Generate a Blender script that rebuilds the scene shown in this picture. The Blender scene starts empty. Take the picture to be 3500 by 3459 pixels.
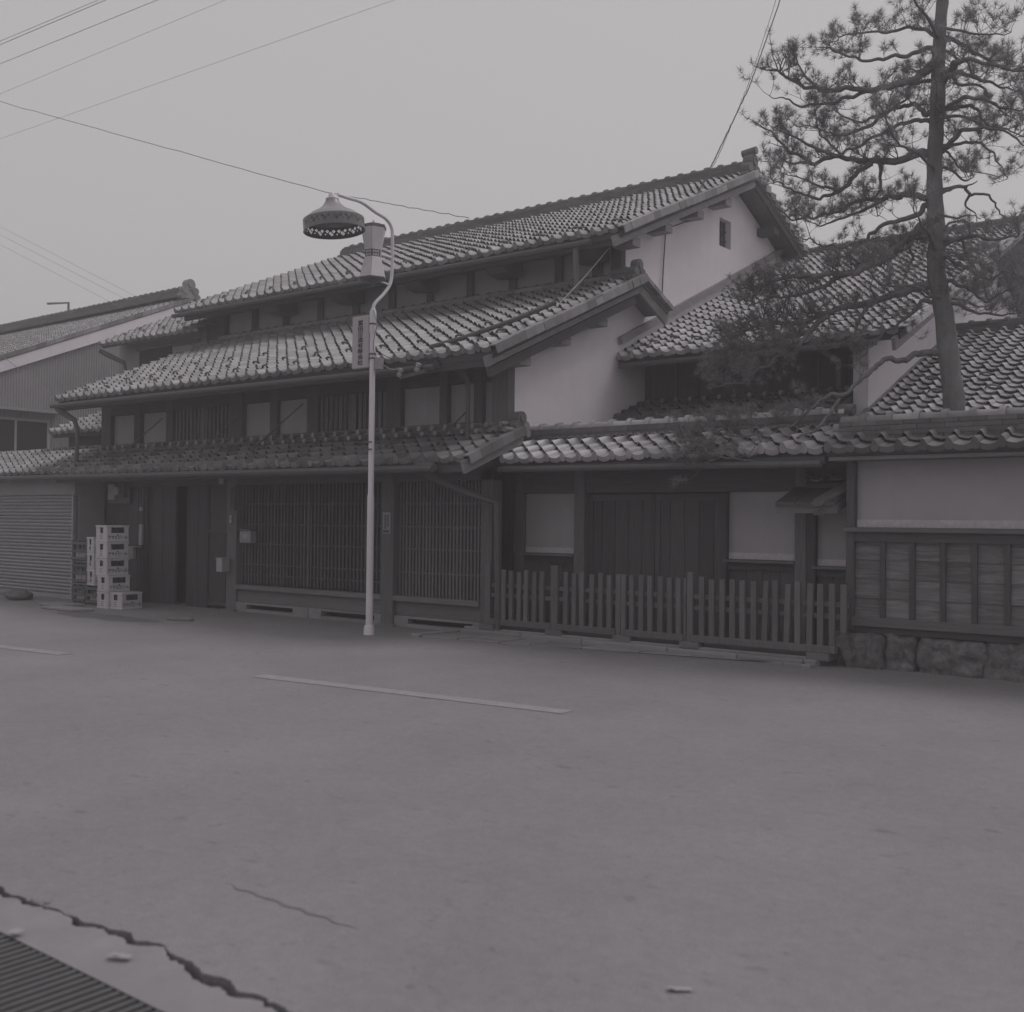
import bpy, bmesh, math, random
from mathutils import Vector, Matrix, noise
random.seed(11)
SC = bpy.context.scene
COL = SC.collection
R = math.radians
# ------------------------------------------------------------------ camera
cam = bpy.data.cameras.new('camera'); cob = bpy.data.objects.new('camera', cam); COL.objects.link(cob)
yaw, pit, rol = R(38.33), R(.84), R(.6)
_f = Vector((-math.sin(yaw), math.cos(yaw), 0)); _r = Vector((math.cos(yaw), math.sin(yaw), 0)); _u = Vector((0, 0, 1))
_fw = _f*math.cos(pit)+_u*math.sin(pit); _up = _u*math.cos(pit)-_f*math.sin(pit)
_rt = _r*math.cos(rol)+_up*math.sin(rol); _up = _up*math.cos(rol)-_r*math.sin(rol)
cob.matrix_world = Matrix(((_rt.x, _up.x, -_fw.x, 0), (_rt.y, _up.y, -_fw.y, 0), (_rt.z, _up.z, -_fw.z, 1.62), (0, 0, 0, 1)))
cam.sensor_width = 36; cam.lens = 3720/3500*36; cam.clip_start = .1; cam.clip_end = 1500
cam.dof.use_dof = True; cam.dof.focus_distance = 17; cam.dof.aperture_fstop = 2.1
SC.camera = cob
EYE = Vector((0, 0, 1.62))
# ------------------------------------------------------------------ sky, sun, exposure
SUN_EL, SUN_DIR = R(59), Vector((.52, .85, 0)).normalized()      # sun stands beyond the roofs, to the right
w = bpy.data.worlds.new('World'); SC.world = w; w.use_nodes = True
nt = w.node_tree; nt.nodes.clear()
sky = nt.nodes.new('ShaderNodeTexSky'); sky.sky_type = 'NISHITA'; sky.sun_disc = False
sky.sun_elevation = SUN_EL; sky.sun_rotation = math.atan2(SUN_DIR.x, SUN_DIR.y)
sky.dust_density = 4; sky.air_density = 1.5
bw = nt.nodes.new('ShaderNodeRGBToBW'); nt.links.new(sky.outputs[0], bw.inputs[0])
mx = nt.nodes.new('ShaderNodeMix'); mx.data_type = 'FLOAT'; mx.inputs[0].default_value = SKY_FLAT = .86
nt.links.new(bw.outputs[0], mx.inputs[2]); mx.inputs[3].default_value = 5.3           # even high cloud over the sky model
ti = nt.nodes.new('ShaderNodeMix'); ti.data_type = 'RGBA'; ti.blend_type = 'MULTIPLY'; ti.inputs[0].default_value = 1
ti.inputs[7].default_value = (1.0, .962, .985, 1)
nt.links.new(mx.outputs[0], ti.inputs[6])
bg = nt.nodes.new('ShaderNodeBackground'); bg.inputs[1].default_value = .1
nt.links.new(ti.outputs[2], bg.inputs[0])
ow = nt.nodes.new('ShaderNodeOutputWorld'); nt.links.new(bg.outputs[0], ow.inputs[0])
sl = bpy.data.lights.new('sun', 'SUN'); sl.energy = 1.15; sl.angle = R(24); sl.color = (1, .975, .97)
so = bpy.data.objects.new('sun', sl); COL.objects.link(so)
so.rotation_euler = (-(SUN_DIR*math.cos(SUN_EL)+Vector((0, 0, math.sin(SUN_EL))))).to_track_quat('-Z', 'Y').to_euler()
so.location = (10, 20, 30)
SC.view_settings.view_transform = 'Standard'; SC.view_settings.look = 'None'; SC.view_settings.gamma = 1
SC.view_settings.exposure = 0; SC.view_settings.use_curve_mapping = False
SC.cycles.max_bounces = 6; SC.cycles.diffuse_bounces = 4; SC.cycles.use_denoising = True
SC.cycles.volume_bounces = 0

# ------------------------------------------------------------------ materials
TINT = (1.0, .945, .995)
def mat(name, g, rough=.8, var=.25, scale=6, st=(1, 1, 1), bump=.3, bdist=.01, spec=.3, rnd=0., stain=.0, sscale=.6, wave=None, metal=0., fine=0., dist=0., spots=0., streak=0., wstain=0.):
    m = bpy.data.materials.new(name); m.use_nodes = True
    n = m.node_tree.nodes; l = m.node_tree.links; n.clear()
    def N(t, **k):
        x = n.new(t)
        for a, b in k.items(): setattr(x, a, b)
        return x
    def M(op, a, b=None, c=None):
        x = N('ShaderNodeMath', operation=op)
        for i, v in enumerate((a, b, c)):
            if v is None: continue
            if isinstance(v, (int, float)): x.inputs[i].default_value = v
            else: l.new(v, x.inputs[i])
        return x.outputs[0]
    tc = N('ShaderNodeTexCoord'); oi = N('ShaderNodeObjectInfo'); ge = N('ShaderNodeNewGeometry')
    rr = M('FRACT', M('ADD', oi.outputs['Random'], ge.outputs['Random Per Island']))
    ad = N('ShaderNodeVectorMath', operation='ADD'); l.new(tc.outputs['Object'], ad.inputs[0])
    cb = N('ShaderNodeCombineXYZ'); q = M('MULTIPLY', oi.outputs['Random'], 37.)
    for i in range(3): l.new(q, cb.inputs[i])
    l.new(cb.outputs[0], ad.inputs[1])
    mp = N('ShaderNodeMapping'); mp.inputs['Scale'].default_value = st; l.new(ad.outputs[0], mp.inputs[0])
    no = N('ShaderNodeTexNoise'); no.inputs['Scale'].default_value = scale; no.inputs['Detail'].default_value = 7; no.inputs['Roughness'].default_value = .62; no.inputs['Distortion'].default_value = dist
    l.new(mp.outputs[0], no.inputs[0])
    h = no.outputs['Fac']
    fac = M('ADD', M('MULTIPLY', M('SUBTRACT', h, .5), var*3.2), 1.)
    if wave:
        wv = N('ShaderNodeTexWave', wave_type='BANDS', bands_direction='Z'); wv.inputs['Scale'].default_value = wave[0]; wv.inputs['Distortion'].default_value = wave[1]
        wv.inputs['Detail'].default_value = 2.5; wv.inputs['Detail Scale'].default_value = wave[2]; l.new(ad.outputs[0], wv.inputs[0])
        m2 = N('ShaderNodeMapping'); m2.inputs['Scale'].default_value = wave[4]; l.new(ad.outputs[0], m2.inputs[0]); l.new(m2.outputs[0], wv.inputs[0])
        fac = M('MULTIPLY', fac, M('ADD', M('MULTIPLY', wv.outputs['Fac'], wave[3]), 1-wave[3]*.5))
        h = M('ADD', M('MULTIPLY', h, .4), M('MULTIPLY', wv.outputs['Fac'], .6))
    if stain:
        n2 = N('ShaderNodeTexNoise'); n2.inputs['Scale'].default_value = sscale; n2.inputs['Detail'].default_value = 5; n2.inputs['Roughness'].default_value = .6
        l.new(ad.outputs[0], n2.inputs[0])
        fac = M('MULTIPLY', fac, M('ADD', M('MULTIPLY', M('SUBTRACT', n2.outputs['Fac'], .5), stain*3), 1.))
    if fine:
        n3 = N('ShaderNodeTexNoise'); n3.inputs['Scale'].default_value = 160; n3.inputs['Detail'].default_value = 3
        l.new(ad.outputs[0], n3.inputs[0])
        fac = M('MULTIPLY', fac, M('ADD', M('MULTIPLY', M('SUBTRACT', n3.outputs['Fac'], .5), fine*3), 1.))
        h = M('ADD', h, M('MULTIPLY', n3.outputs['Fac'], .5))
    if spots:
        m3 = N('ShaderNodeMapping'); m3.inputs['Scale'].default_value = (1, 1.7, 1); l.new(ad.outputs[0], m3.inputs[0])
        for sc_, lo_ in ((4.2, .70), (11., .70)):
            n4 = N('ShaderNodeTexNoise'); n4.inputs['Scale'].default_value = sc_; n4.inputs['Detail'].default_value = 3; l.new(m3.outputs[0], n4.inputs[0])
            mr = N('ShaderNodeMapRange'); mr.inputs['From Min'].default_value = lo_-.04; mr.inputs['From Max'].default_value = lo_+.06; mr.inputs['To Min'].default_value = 1; mr.inputs['To Max'].default_value = 1-spots
            l.new(n4.outputs['Fac'], mr.inputs[0]); fac = M('MULTIPLY', fac, mr.outputs[0])
    if wstain:
        m3 = N('ShaderNodeMapping'); m3.inputs['Scale'].default_value = (2.2, .45, .6); l.new(ge.outputs['Position'], m3.inputs[0])
        n4 = N('ShaderNodeTexNoise'); n4.inputs['Scale'].default_value = 1; n4.inputs['Detail'].default_value = 6; n4.inputs['Roughness'].default_value = .65; l.new(m3.outputs[0], n4.inputs[0])
        fac = M('MULTIPLY', fac, M('ADD', M('MULTIPLY', M('SUBTRACT', n4.outputs['Fac'], .5), wstain*3), 1.))
    if streak:
        m3 = N('ShaderNodeMapping'); m3.inputs['Scale'].default_value = (5, 5, .35); l.new(ad.outputs[0], m3.inputs[0])
        n4 = N('ShaderNodeTexNoise'); n4.inputs['Scale'].default_value = 1; n4.inputs['Detail'].default_value = 5; l.new(m3.outputs[0], n4.inputs[0])
        fac = M('MULTIPLY', fac, M('ADD', M('MULTIPLY', M('SUBTRACT', n4.outputs['Fac'], .5), streak*3), 1.))
    if rnd: fac = M('MULTIPLY', fac, M('ADD', M('MULTIPLY', rr, rnd*2), 1-rnd))
    fac = M('MAXIMUM', fac, .12)
    mi = N('ShaderNodeMix', data_type='RGBA', blend_type='MULTIPLY'); mi.inputs[0].default_value = 1
    mi.inputs[6].default_value = (g*TINT[0], g*TINT[1], g*TINT[2], 1); l.new(fac, mi.inputs[7])
    p = N('ShaderNodeBsdfPrincipled'); l.new(mi.outputs[2], p.inputs['Base Color'])
    p.inputs['Roughness'].default_value = rough; p.inputs['Specular IOR Level'].default_value = spec; p.inputs['Metallic'].default_value = metal
    if bump:
        b = N('ShaderNodeBump'); b.inputs['Strength'].default_value = bump; b.inputs['Distance'].default_value = bdist
        l.new(h, b.inputs['Height']); l.new(b.outputs[0], p.inputs['Normal'])
    o = N('ShaderNodeOutputMaterial'); l.new(p.outputs[0], o.inputs[0])
    return m
MT = {}
MT['tile'] = mat('roof tile clay', .22, .46, .2, 9, bump=.25, bdist=.004, spec=.5, rnd=.36, stain=.2, sscale=1.1, wstain=.28)
MT['tile_pale'] = mat('pale roof tile', .36, .30, .18, 9, bump=.2, bdist=.004, spec=.6, rnd=.24, stain=.15, sscale=1.1, wstain=.2)  # paler, smoother tile for the gate, wing and storehouse
MT['tile_dark'] = mat('dark roof tile', .15, .5, .22, 9, bump=.25, bdist=.004, spec=.4, rnd=.25, stain=.2, sscale=1.1)
MT['ridge'] = mat('ridge tile clay', .13, .6, .3, 14, bump=.4, bdist=.004, rnd=.25, stain=.2)
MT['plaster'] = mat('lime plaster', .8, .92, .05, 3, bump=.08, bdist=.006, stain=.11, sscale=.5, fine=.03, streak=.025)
MT['plaster_street'] = mat('darker street plaster', .36, .94, .06, 3, bump=.1, bdist=.006, stain=.16, sscale=.9, fine=.05, streak=.05)  # darker base colour for street-facing walls and panels
MT['plaster_low'] = mat('worn plaster band', .5, .95, .25, 25, bump=.6, bdist=.008)
MT['dark'] = mat('dark grey timber', .09, .8, .3, 5, (6, 6, .6), .3, .004, rnd=.2)
MT['dark_h'] = mat('dark grey timber lengthwise', .09, .8, .3, 5, (.6, 6, 6), .3, .004, rnd=.2)
MT['wood'] = mat('weathered timber', .145, .85, .3, 6, (7, 7, .5), .4, .004, rnd=.15, stain=.15)
MT['wood_h'] = mat('weathered timber lengthwise', .165, .85, .3, 6, (.5, 7, 7), .4, .004, rnd=.15, stain=.15)
MT['wood_y'] = mat('weathered timber bargeboard', .27, .85, .28, 6, (7, .6, 3), .4, .004, rnd=.12, stain=.15)
MT['fence'] = mat('unpainted fence timber', .145, .85, .3, 6, (8, 8, .5), .3, .003, rnd=.14, stain=.12, sscale=2)
MT['board'] = mat('grained wainscot board', .18, .8, .62, 3, (.5, 4, 7), .8, .01, rnd=.16, stain=.25, sscale=2, dist=1.6)
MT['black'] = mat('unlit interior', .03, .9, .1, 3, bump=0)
MT['pole'] = mat('grey pole paint', .66, .42, .05, 4, bump=.05, spec=.45, stain=.08, sscale=3)
MT['shade'] = mat('lamp shade enamel', .17, .35, .1, 8, bump=.03, spec=.5)
MT['shade_top'] = mat('lamp cone enamel', .26, .4, .1, 8, bump=.03, spec=.5)
MT['lantern'] = mat('milky lantern panel', .66, .5, .06, 5, bump=.04, stain=.1, sscale=4)
MT['lantern_trim'] = mat('lantern trim', .13, .5, .2, 12, bump=.1)
MT['sign'] = mat('sign board enamel', .44, .5, .05, 5, bump=.03)
MT['ink'] = mat('black lettering', .05, .7, .05, 5, bump=0)
MT['ink_pale'] = mat('pale lettering', .4, .7, .05, 5, bump=0)
MT['asphalt'] = mat('asphalt', .238, .92, .13, 18, bump=.6, bdist=.01, stain=.15, sscale=.7, fine=.5, spots=.26)
MT['concrete'] = mat('gutter concrete', .25, .92, .14, 5, bump=.4, bdist=.006, stain=.15, sscale=1.2, fine=.12)
MT['soil'] = mat('dark soil', .055, .95, .3, 8, bump=.5)
MT['mark'] = mat('worn road paint', .295, .85, .22, 9, bump=.2, bdist=.003, fine=.2)
MT['stone'] = mat('field stone', .25, .92, .5, 14, bump=1, bdist=.05, stain=.4, sscale=4, rnd=.12, fine=.35)
MT['slab'] = mat('apron stone', .26, .92, .2, 6, bump=.4, bdist=.006, rnd=.14, stain=.2, fine=.2)
MT['kerb'] = mat('pale kerb stone', .27, .92, .15, 8, bump=.4, bdist=.006, fine=.1, rnd=.1)
MT['steel'] = mat('weathered steel', .1, .55, .25, 12, bump=.15, spec=.5)
MT['pipe'] = mat('dull copper pipe', .1, .6, .2, 10, bump=.1)
MT['crate'] = mat('pale plastic crate', .55, .6, .1, 8, bump=.05, rnd=.1)
MT['crate_wood'] = mat('old wooden crate', .12, .85, .3, 8, bump=.3, rnd=.2)
MT['glass'] = mat('dark bottle glass', .05, .12, .1, 3, bump=0, spec=.6, rnd=.3)
MT['label'] = mat('bottle label paper', .4, .8, .1, 6, bump=0)
MT['white'] = mat('white enamel', .38, .5, .06, 6, bump=.03)
MT['shutter'] = mat('grey shutter steel', .30, .6, .1, 5, bump=.1, rnd=.06, stain=.12, sscale=2)
MT['wall_grey'] = mat('grey mortar', .30, .92, .1, 4, bump=.2, stain=.12)
MT['corr'] = mat('corrugated sheet', .30, .65, .06, 3, bump=.1, stain=.14, sscale=.8, rnd=0)
MT['wire_far'] = mat('weathered line wire', .5, .7, .05, 3, bump=0)
MT['cable'] = mat('cable sheath', .09, .7, .05, 3, bump=0)
MT['cable_pale'] = mat('pale cord', .33, .7, .05, 3, bump=0)
MT['ceramic'] = mat('insulator porcelain', .3, .2, .05, 6, bump=0, spec=.6)
MT['tarp'] = mat('creased tarpaulin', .13, .7, .25, 9, bump=.6, bdist=.02)
MT['paper'] = mat('scrap paper', .33, .8, .08, 9, bump=.2)
def needle_mat():
    m = mat('pine needles', .25, .6, .2, 4, bump=0, rnd=.6, spec=.4); n = m.node_tree.nodes; l = m.node_tree.links
    p = next(x for x in n if x.type == 'BSDF_PRINCIPLED'); o = next(x for x in n if x.type == 'OUTPUT_MATERIAL')
    t = n.new('ShaderNodeBsdfTranslucent'); t.inputs[0].default_value = (.25, .237, .248, 1); a = n.new('ShaderNodeMixShader'); a.inputs[0].default_value = .4
    l.new(p.outputs[0], a.inputs[1]); l.new(t.outputs[0], a.inputs[2]); l.new(a.outputs[0], o.inputs[0]); return m
MT['bark'] = mat('pine bark', .17, .95, .4, 9, (1, 1, .35), .9, .03, stain=.3, sscale=3)
MT['needle'] = needle_mat()

# ------------------------------------------------------------------ builders
ORG = {}
def tag(o, label=None, cat=None, group=None, kind=None):
    if label: o['label'] = label
    if cat: o['category'] = cat
    if group: o['group'] = group
    if kind: o['kind'] = kind
    return o
def thing(name, label, cat, loc=(0, 0, 0), group=None):
    o = bpy.data.objects.new(name, None); COL.objects.link(o); o.location = loc; o.empty_display_size = .3
    ORG[o] = Vector(loc); return tag(o, label, cat, group)
class MB:
    def __init__(s): s.v = []; s.f = []
    def add(s, vs, fs):
        b = len(s.v); s.v += [tuple(p) for p in vs]; s.f += [tuple(b+i for i in f) for f in fs]; return s
    def box(s, x0, x1, y0, y1, z0, z1):
        return s.add([(x0, y0, z0), (x1, y0, z0), (x1, y1, z0), (x0, y1, z0), (x0, y0, z1), (x1, y0, z1), (x1, y1, z1), (x0, y1, z1)],
                     [(0, 3, 2, 1), (4, 5, 6, 7), (0, 1, 5, 4), (1, 2, 6, 5), (2, 3, 7, 6), (3, 0, 4, 7)])
    def xbox(s, M, sx, sy, sz):           # box of that size centred on matrix M
        vs = [M @ Vector((a*sx/2, b*sy/2, c*sz/2)) for a, b, c in ((-1, -1, -1), (1, -1, -1), (1, 1, -1), (-1, 1, -1), (-1, -1, 1), (1, -1, 1), (1, 1, 1), (-1, 1, 1))]
        return s.add(vs, [(0, 3, 2, 1), (4, 5, 6, 7), (0, 1, 5, 4), (1, 2, 6, 5), (2, 3, 7, 6), (3, 0, 4, 7)])
    def beam(s, p, q, wd, h, up=(0, 0, 1)):
        p, q = Vector(p), Vector(q); d = (q-p); L = d.length; d.normalize(); sd = d.cross(Vector(up)).normalized(); u = sd.cross(d)
        M = Matrix(((d.x, sd.x, u.x, (p.x+q.x)/2), (d.y, sd.y, u.y, (p.y+q.y)/2), (d.z, sd.z, u.z, (p.z+q.z)/2), (0, 0, 0, 1)))
        return s.xbox(M, L, wd, h)
    def prism(s, pts, ax, a0, a1):        # closed outline pts (2-D) pushed along axis ax: 0 x(pts y,z) 1 y(pts x,z) 2 z(pts x,y)
        def P(p, a): return (a, p[0], p[1]) if ax == 0 else (p[0], a, p[1]) if ax == 1 else (p[0], p[1], a)
        n = len(pts); vs = [P(p, a0) for p in pts]+[P(p, a1) for p in pts]
        fs = [tuple(range(n)), tuple(range(2*n-1, n-1, -1))]+[(i, i+n, (i+1) % n+n, (i+1) % n) for i in range(n)]
        return s.add(vs, fs)
    def tube(s, pts, r, n=8, cap=True):
        pts = [Vector(p) for p in pts]; rs = r if isinstance(r, (list, tuple)) else [r]*len(pts)
        prev = None; vs = []; fs = []
        for i, p in enumerate(pts):
            d = (pts[min(i+1, len(pts)-1)]-pts[max(i-1, 0)]).normalized()
            if prev is None:
                a = Vector((0, 0, 1)) if abs(d.z) < .9 else Vector((1, 0, 0)); sx = d.cross(a).normalized()
            else: sx = (prev-d*prev.dot(d)).normalized()
            prev = sx; sy = d.cross(sx)
            for k in range(n):
                t = 2*math.pi*k/n; vs.append(p+(sx*math.cos(t)+sy*math.sin(t))*rs[i])
        for i in range(len(pts)-1):
            for k in range(n): fs.append((i*n+k, i*n+(k+1) % n, (i+1)*n+(k+1) % n, (i+1)*n+k))
        if cap: fs += [tuple(range(n-1, -1, -1)), tuple((len(pts)-1)*n+k for k in range(n))]
        return s.add(vs, fs)
    def lathe(s, prof, M, n=24, close=False):     # profile (r, z) turned about the z axis of matrix M
        vs = []; fs = []
        for r_, z in prof:
            for k in range(n):
                t = 2*math.pi*k/n; vs.append(M @ Vector((r_*math.cos(t), r_*math.sin(t), z)))
        for i in range(len(prof)-1):
            for k in range(n): fs.append((i*n+k, i*n+(k+1) % n, (i+1)*n+(k+1) % n, (i+1)*n+k))
        if close: fs += [tuple(range(n-1, -1, -1)), tuple((len(prof)-1)*n+k for k in range(n))]
        return s.add(vs, fs)
    def mesh(s, name, m, off=Vector((0, 0, 0)), smooth=False, bevel=0.):
        me = bpy.data.meshes.new(name); me.from_pydata([tuple(Vector(p)-off) for p in s.v], [], s.f)
        if bevel or True:
            bm = bmesh.new(); bm.from_mesh(me); bmesh.ops.recalc_face_normals(bm, faces=bm.faces)
            if bevel: bmesh.ops.bevel(bm, geom=list(bm.edges), offset=bevel, segments=1, affect='EDGES', profile=.5)
            bm.to_mesh(me); bm.free()
        if smooth:
            for p in me.polygons: p.use_smooth = True
            if smooth != 'all': me.set_sharp_from_angle(angle=R(40))
        me.materials.append(MT[m] if isinstance(m, str) else m); return me
    def build(s, name, m, parent=None, smooth=False, bevel=0., kind=None):
        off = ORG.get(parent, Vector((0, 0, 0))) if parent else Vector((0, 0, 0))
        o = bpy.data.objects.new(name, s.mesh(name, m, off, smooth, bevel)); COL.objects.link(o)
        if parent: o.parent = parent; ORG[o] = off
        else: ORG[o] = off
        if kind: o['kind'] = kind
        return o
def box(name, m, par, *b, bevel=0.): return MB().box(*b).build(name, m, par, bevel=bevel)
def inst(name, me, par, M):               # a piece that shares mesh data; M in world space
    o = bpy.data.objects.new(name, me); COL.objects.link(o); o.parent = par
    off = ORG[par]; M = M.copy(); M.translation -= off; o.matrix_local = M; return o
def text_mb(s, size, line=1.0):
    cu = bpy.data.curves.new('t', 'FONT'); cu.body = s; cu.size = size; cu.space_line = line; cu.align_x = 'CENTER'; cu.resolution_u = 2; cu.extrude = .0015; cu.offset = size*.02
    o = bpy.data.objects.new('t', cu); COL.objects.link(o); dg = bpy.context.evaluated_depsgraph_get()
    me = bpy.data.meshes.new_from_object(o.evaluated_get(dg)); bpy.data.objects.remove(o)
    return [v.co.copy() for v in me.vertices], [tuple(p.vertices) for p in me.polygons]
def put_text(mb, s, size, origin, ex, ey, line=1.0, sx=1., sy=1.):
    vs, fs = text_mb(s, size, line); ex, ey = Vector(ex), Vector(ey); ez = ex.cross(ey); o = Vector(origin)
    mb.add([o+ex*(v.x*sx)+ey*(v.y*sy)+ez*v.z for v in vs], fs)

# ------------------------------------------------------------------ roof tiles
PW, EXP = .265, .235
def prof(x):
    return .05*math.sin(math.pi*x/.09)**.8 if 0 < x < .09 else -.024*max(0, math.sin(math.pi*(x-.09)/.175)) if x >= .09 else 0
XS = [0, .022, .045, .068, .09, .125, .16, .1775, .195, .23, .265]
def tile_geo(drop, disc, L=.285):
    vs = []; fs = []; n = len(XS)
    rz = lambda x: .02*math.sin(math.pi*x/.09) if 0 < x < .09 else 0
    for x in XS: vs.append((x, 0, prof(x)+.046+rz(x)))
    for x in XS: vs.append((x, L, prof(x)+.001))
    for x in XS: vs.append((x, .004, prof(x)+.046+rz(x)-drop))
    for i in range(n-1): fs += [(i, i+1, n+i+1, n+i), (2*n+i, 2*n+i+1, i+1, i)]
    if disc:
        b = len(vs); k = 10
        for y in (-.012, .03):
            for j in range(k): vs.append((.045+.047*math.cos(2*math.pi*j/k), y, .022+.047*math.sin(2*math.pi*j/k)))
        fs += [tuple(b+j for j in range(k))]+[(b+j, b+(j+1) % k, b+k+(j+1) % k, b+k+j) for j in range(k)]
    return vs, fs
def verge_geo():
    m = MB(); m.box(.0, .12, 0, .26, .03, .05); m.box(.10, .12, 0, .26, -.075, .03); return m.v, m.f
def cap_geo(L=.3, r=.085):
    vs = []; fs = []; k = 8
    for x, q in ((0, r), (L-.07, r*.92), (L-.07, r*1.3), (L, r*1.3), (L, r*.6)):
        for j in range(k+1): t = math.pi*j/k; vs.append((x, -q*math.cos(t), q*math.sin(t)))
    n = k+1
    for i in range(4):
        for j in range(k): fs.append((i*n+j, i*n+j+1, (i+1)*n+j+1, (i+1)*n+j))
    return vs, fs
GEO = {'tile': tile_geo(.015, False), 'eave': tile_geo(.07, True), 'verge': verge_geo(), 'cap': cap_geo(), 'capsmall': cap_geo(.27, .06)}
MESH = {}
def gmesh(k, m):
    if (k, m) not in MESH:
        b = MB(); b.add(*GEO[k]); MESH[(k, m)] = b.mesh(k, m, smooth=True)
    return MESH[(k, m)]
def px(P):
    d = Vector(P)-EYE; z = d.dot(_fw)
    if z < .1: return None
    return 1750+3720*d.dot(_rt)/z, 1729.5-3720*d.dot(_up)/z, z
class Tiles:                                  # the tiles of one thing: the largest in view become pieces, the rest one part
    def __init__(s, root): s.root = root; s.l = []
    def add(s, k, m, par, M, name='tile'):
        p = px(M @ Vector((.13, .12, 0))); sc = 1e9
        if p and -30 < p[0] < 3530 and -30 < p[1] < 3490: sc = p[2]
        s.l.append((sc, len(s.l), k, m, par, M, name))
    def done(s, limit=296):
        cnt = {}; rest = {}
        for sc, _, k, m, par, M, name in sorted(s.l, key=lambda t: t[:2]):
            c = cnt.get(name, 0)
            if c < limit and sc < 1e8: cnt[name] = c+1; inst(name, gmesh(k, m), par, M)
            else: rest.setdefault(m, []).append((k, M))
        for m, L in rest.items():
            b = MB()
            for k, M in L: b.add([M @ Vector(v) for v in GEO[k][0]], GEO[k][1])
            b.build('tile_field', m, s.root, smooth=True, kind='stuff')
def roof(root, T, name, x0, x1, Y, Z, tan, L, m='tile', verge=0, wood='dark_h', eave=True, top=0, slab=.1, jit=1., cols=None):
    th = math.atan(tan); c, s_ = math.cos(th), math.sin(th)
    def P(x, v, n):
        n += .016*noise.noise((x*.42, v*.5, Y*3.1)) if n > -.03 else 0
        return (x, Y+v*c-n*s_, Z+v*s_+n*c)
    sl = MB(); o = -.035
    sl.add([P(x, v, n) for x in (x0, x1) for v, n in ((.04, o-slab), (L, o-slab), (L, o), (.04, o))], [(0, 1, 2, 3), (7, 6, 5, 4), (0, 4, 5, 1), (1, 5, 6, 2), (2, 6, 7, 3), (3, 7, 4, 0)])
    part = sl.build(name, wood, root)
    n = cols or max(1, round((x1-x0)/PW)); pw = (x1-x0)/n; rows = max(1, round((L-top)/EXP)); ex = (L-top)/rows
    for r_ in range(rows):
        for i in range(n):
            q = random.gauss
            M = Matrix.Translation(P(x0+i*pw+q(0, .003)*jit, r_*ex+q(0, .006)*jit, q(0, .003)*jit)) @ Matrix.Rotation(th+q(0, .012)*jit, 4, 'X') @ Matrix.Rotation(q(0, .015)*jit, 4, 'Z') @ Matrix.Diagonal((pw/PW, 1, 1, 1))
            T.add('eave' if r_ == 0 and eave else 'tile', m, part, M)
        if verge: T.add('verge', m, part, Matrix.Translation(P(x1, r_*ex, .004)) @ Matrix.Rotation(th+.03, 4, 'X') @ Matrix.Rotation(random.gauss(0, .02), 4, 'Z'), 'verge_tile')
    return part, P, pw, ex
def guards(root, part, P, pw, x0, ex, th, rows, every, n, start=1):
    if 'guard' not in MESH:
        MESH['guard'] = MB().tube([(.178-.085*math.cos(math.pi*j/8), .10-.05*math.sin(math.pi*j/8), .01+.045*math.sin(math.pi*j/8)) for j in range(9)], .016, 5).mesh('snow_guard', 'ridge', smooth=True)
    for r_ in rows:
        for i in range(start+(r_ % 2), n, every):
            inst('snow_guard', MESH['guard'], part, Matrix.Translation(P(x0+i*pw, r_*ex+random.gauss(0, .01), .055)) @ Matrix.Rotation(th, 4, 'X') @ Matrix.Rotation(random.gauss(0, .12), 4, 'Z'))
def ridge(root, name, x0, x1, Y, Z, h, wd, layers, cap='cap', m='ridge', seg=.3, capm=None):
    b = MB(); lh = h/layers
    for k in range(layers):
        ww = wd*(1-.06*k)+(.02 if k == layers-1 else 0)+(.02 if k == 0 else 0)
        x = x0-(seg*.5 if k % 2 else 0)
        while x < x1:
            e = random.gauss(0, .003); b.box(max(x, x0)+.002, min(x+seg, x1)-.002, Y-ww/2+e, Y+ww/2+e, Z+k*lh, Z+(k+1)*lh-.006); x += seg
    b.box(x0+.004, x1-.004, Y-wd*.36, Y+wd*.36, Z, Z+h-.004)
    part = b.build(name, m, root)
    if cap:
        L = .3 if cap == 'cap' else .27; n = max(1, round((x1-x0)/L)); st = (x1-x0)/n
        for i in range(n):
            inst('ridge_tile', gmesh(cap, capm or m), part, Matrix.Translation((x0+i*st, Y+random.gauss(0, .004), Z+h-.012)) @ Matrix.Rotation(random.gauss(0, .012), 4, 'Z') @ Matrix.Diagonal((st/L, 1, 1, 1)))
    return part
def ornament(root, x, Y, Z, s=1., m='ridge', side=1, name='ridge_ornament'):
    b = MB()
    def disc(y, z, r_, a, c, n=14): b.prism([(Y+(y+r_*math.cos(2*math.pi*k/n))*s, Z+(z+r_*math.sin(2*math.pi*k/n))*s) for k in range(n)], 0, x+a*s*side, x+c*s*side)
    disc(0, .30, .12, -.10, .05); disc(-.13, .17, .085, -.08, .06); disc(.13, .17, .085, -.08, .045)
    b.prism([(Y+y*s, Z+z*s) for y, z in ((-.2, 0), (.2, 0), (.13, .2), (-.13, .2))], 0, x-.09*s*side, x+.03*s*side)
    disc(0, .3, .07, .05, .07); disc(-.19, .04, .07, -.08, .05); disc(.19, .04, .07, -.08, .04)
    return b.build(name, m, root)

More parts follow.
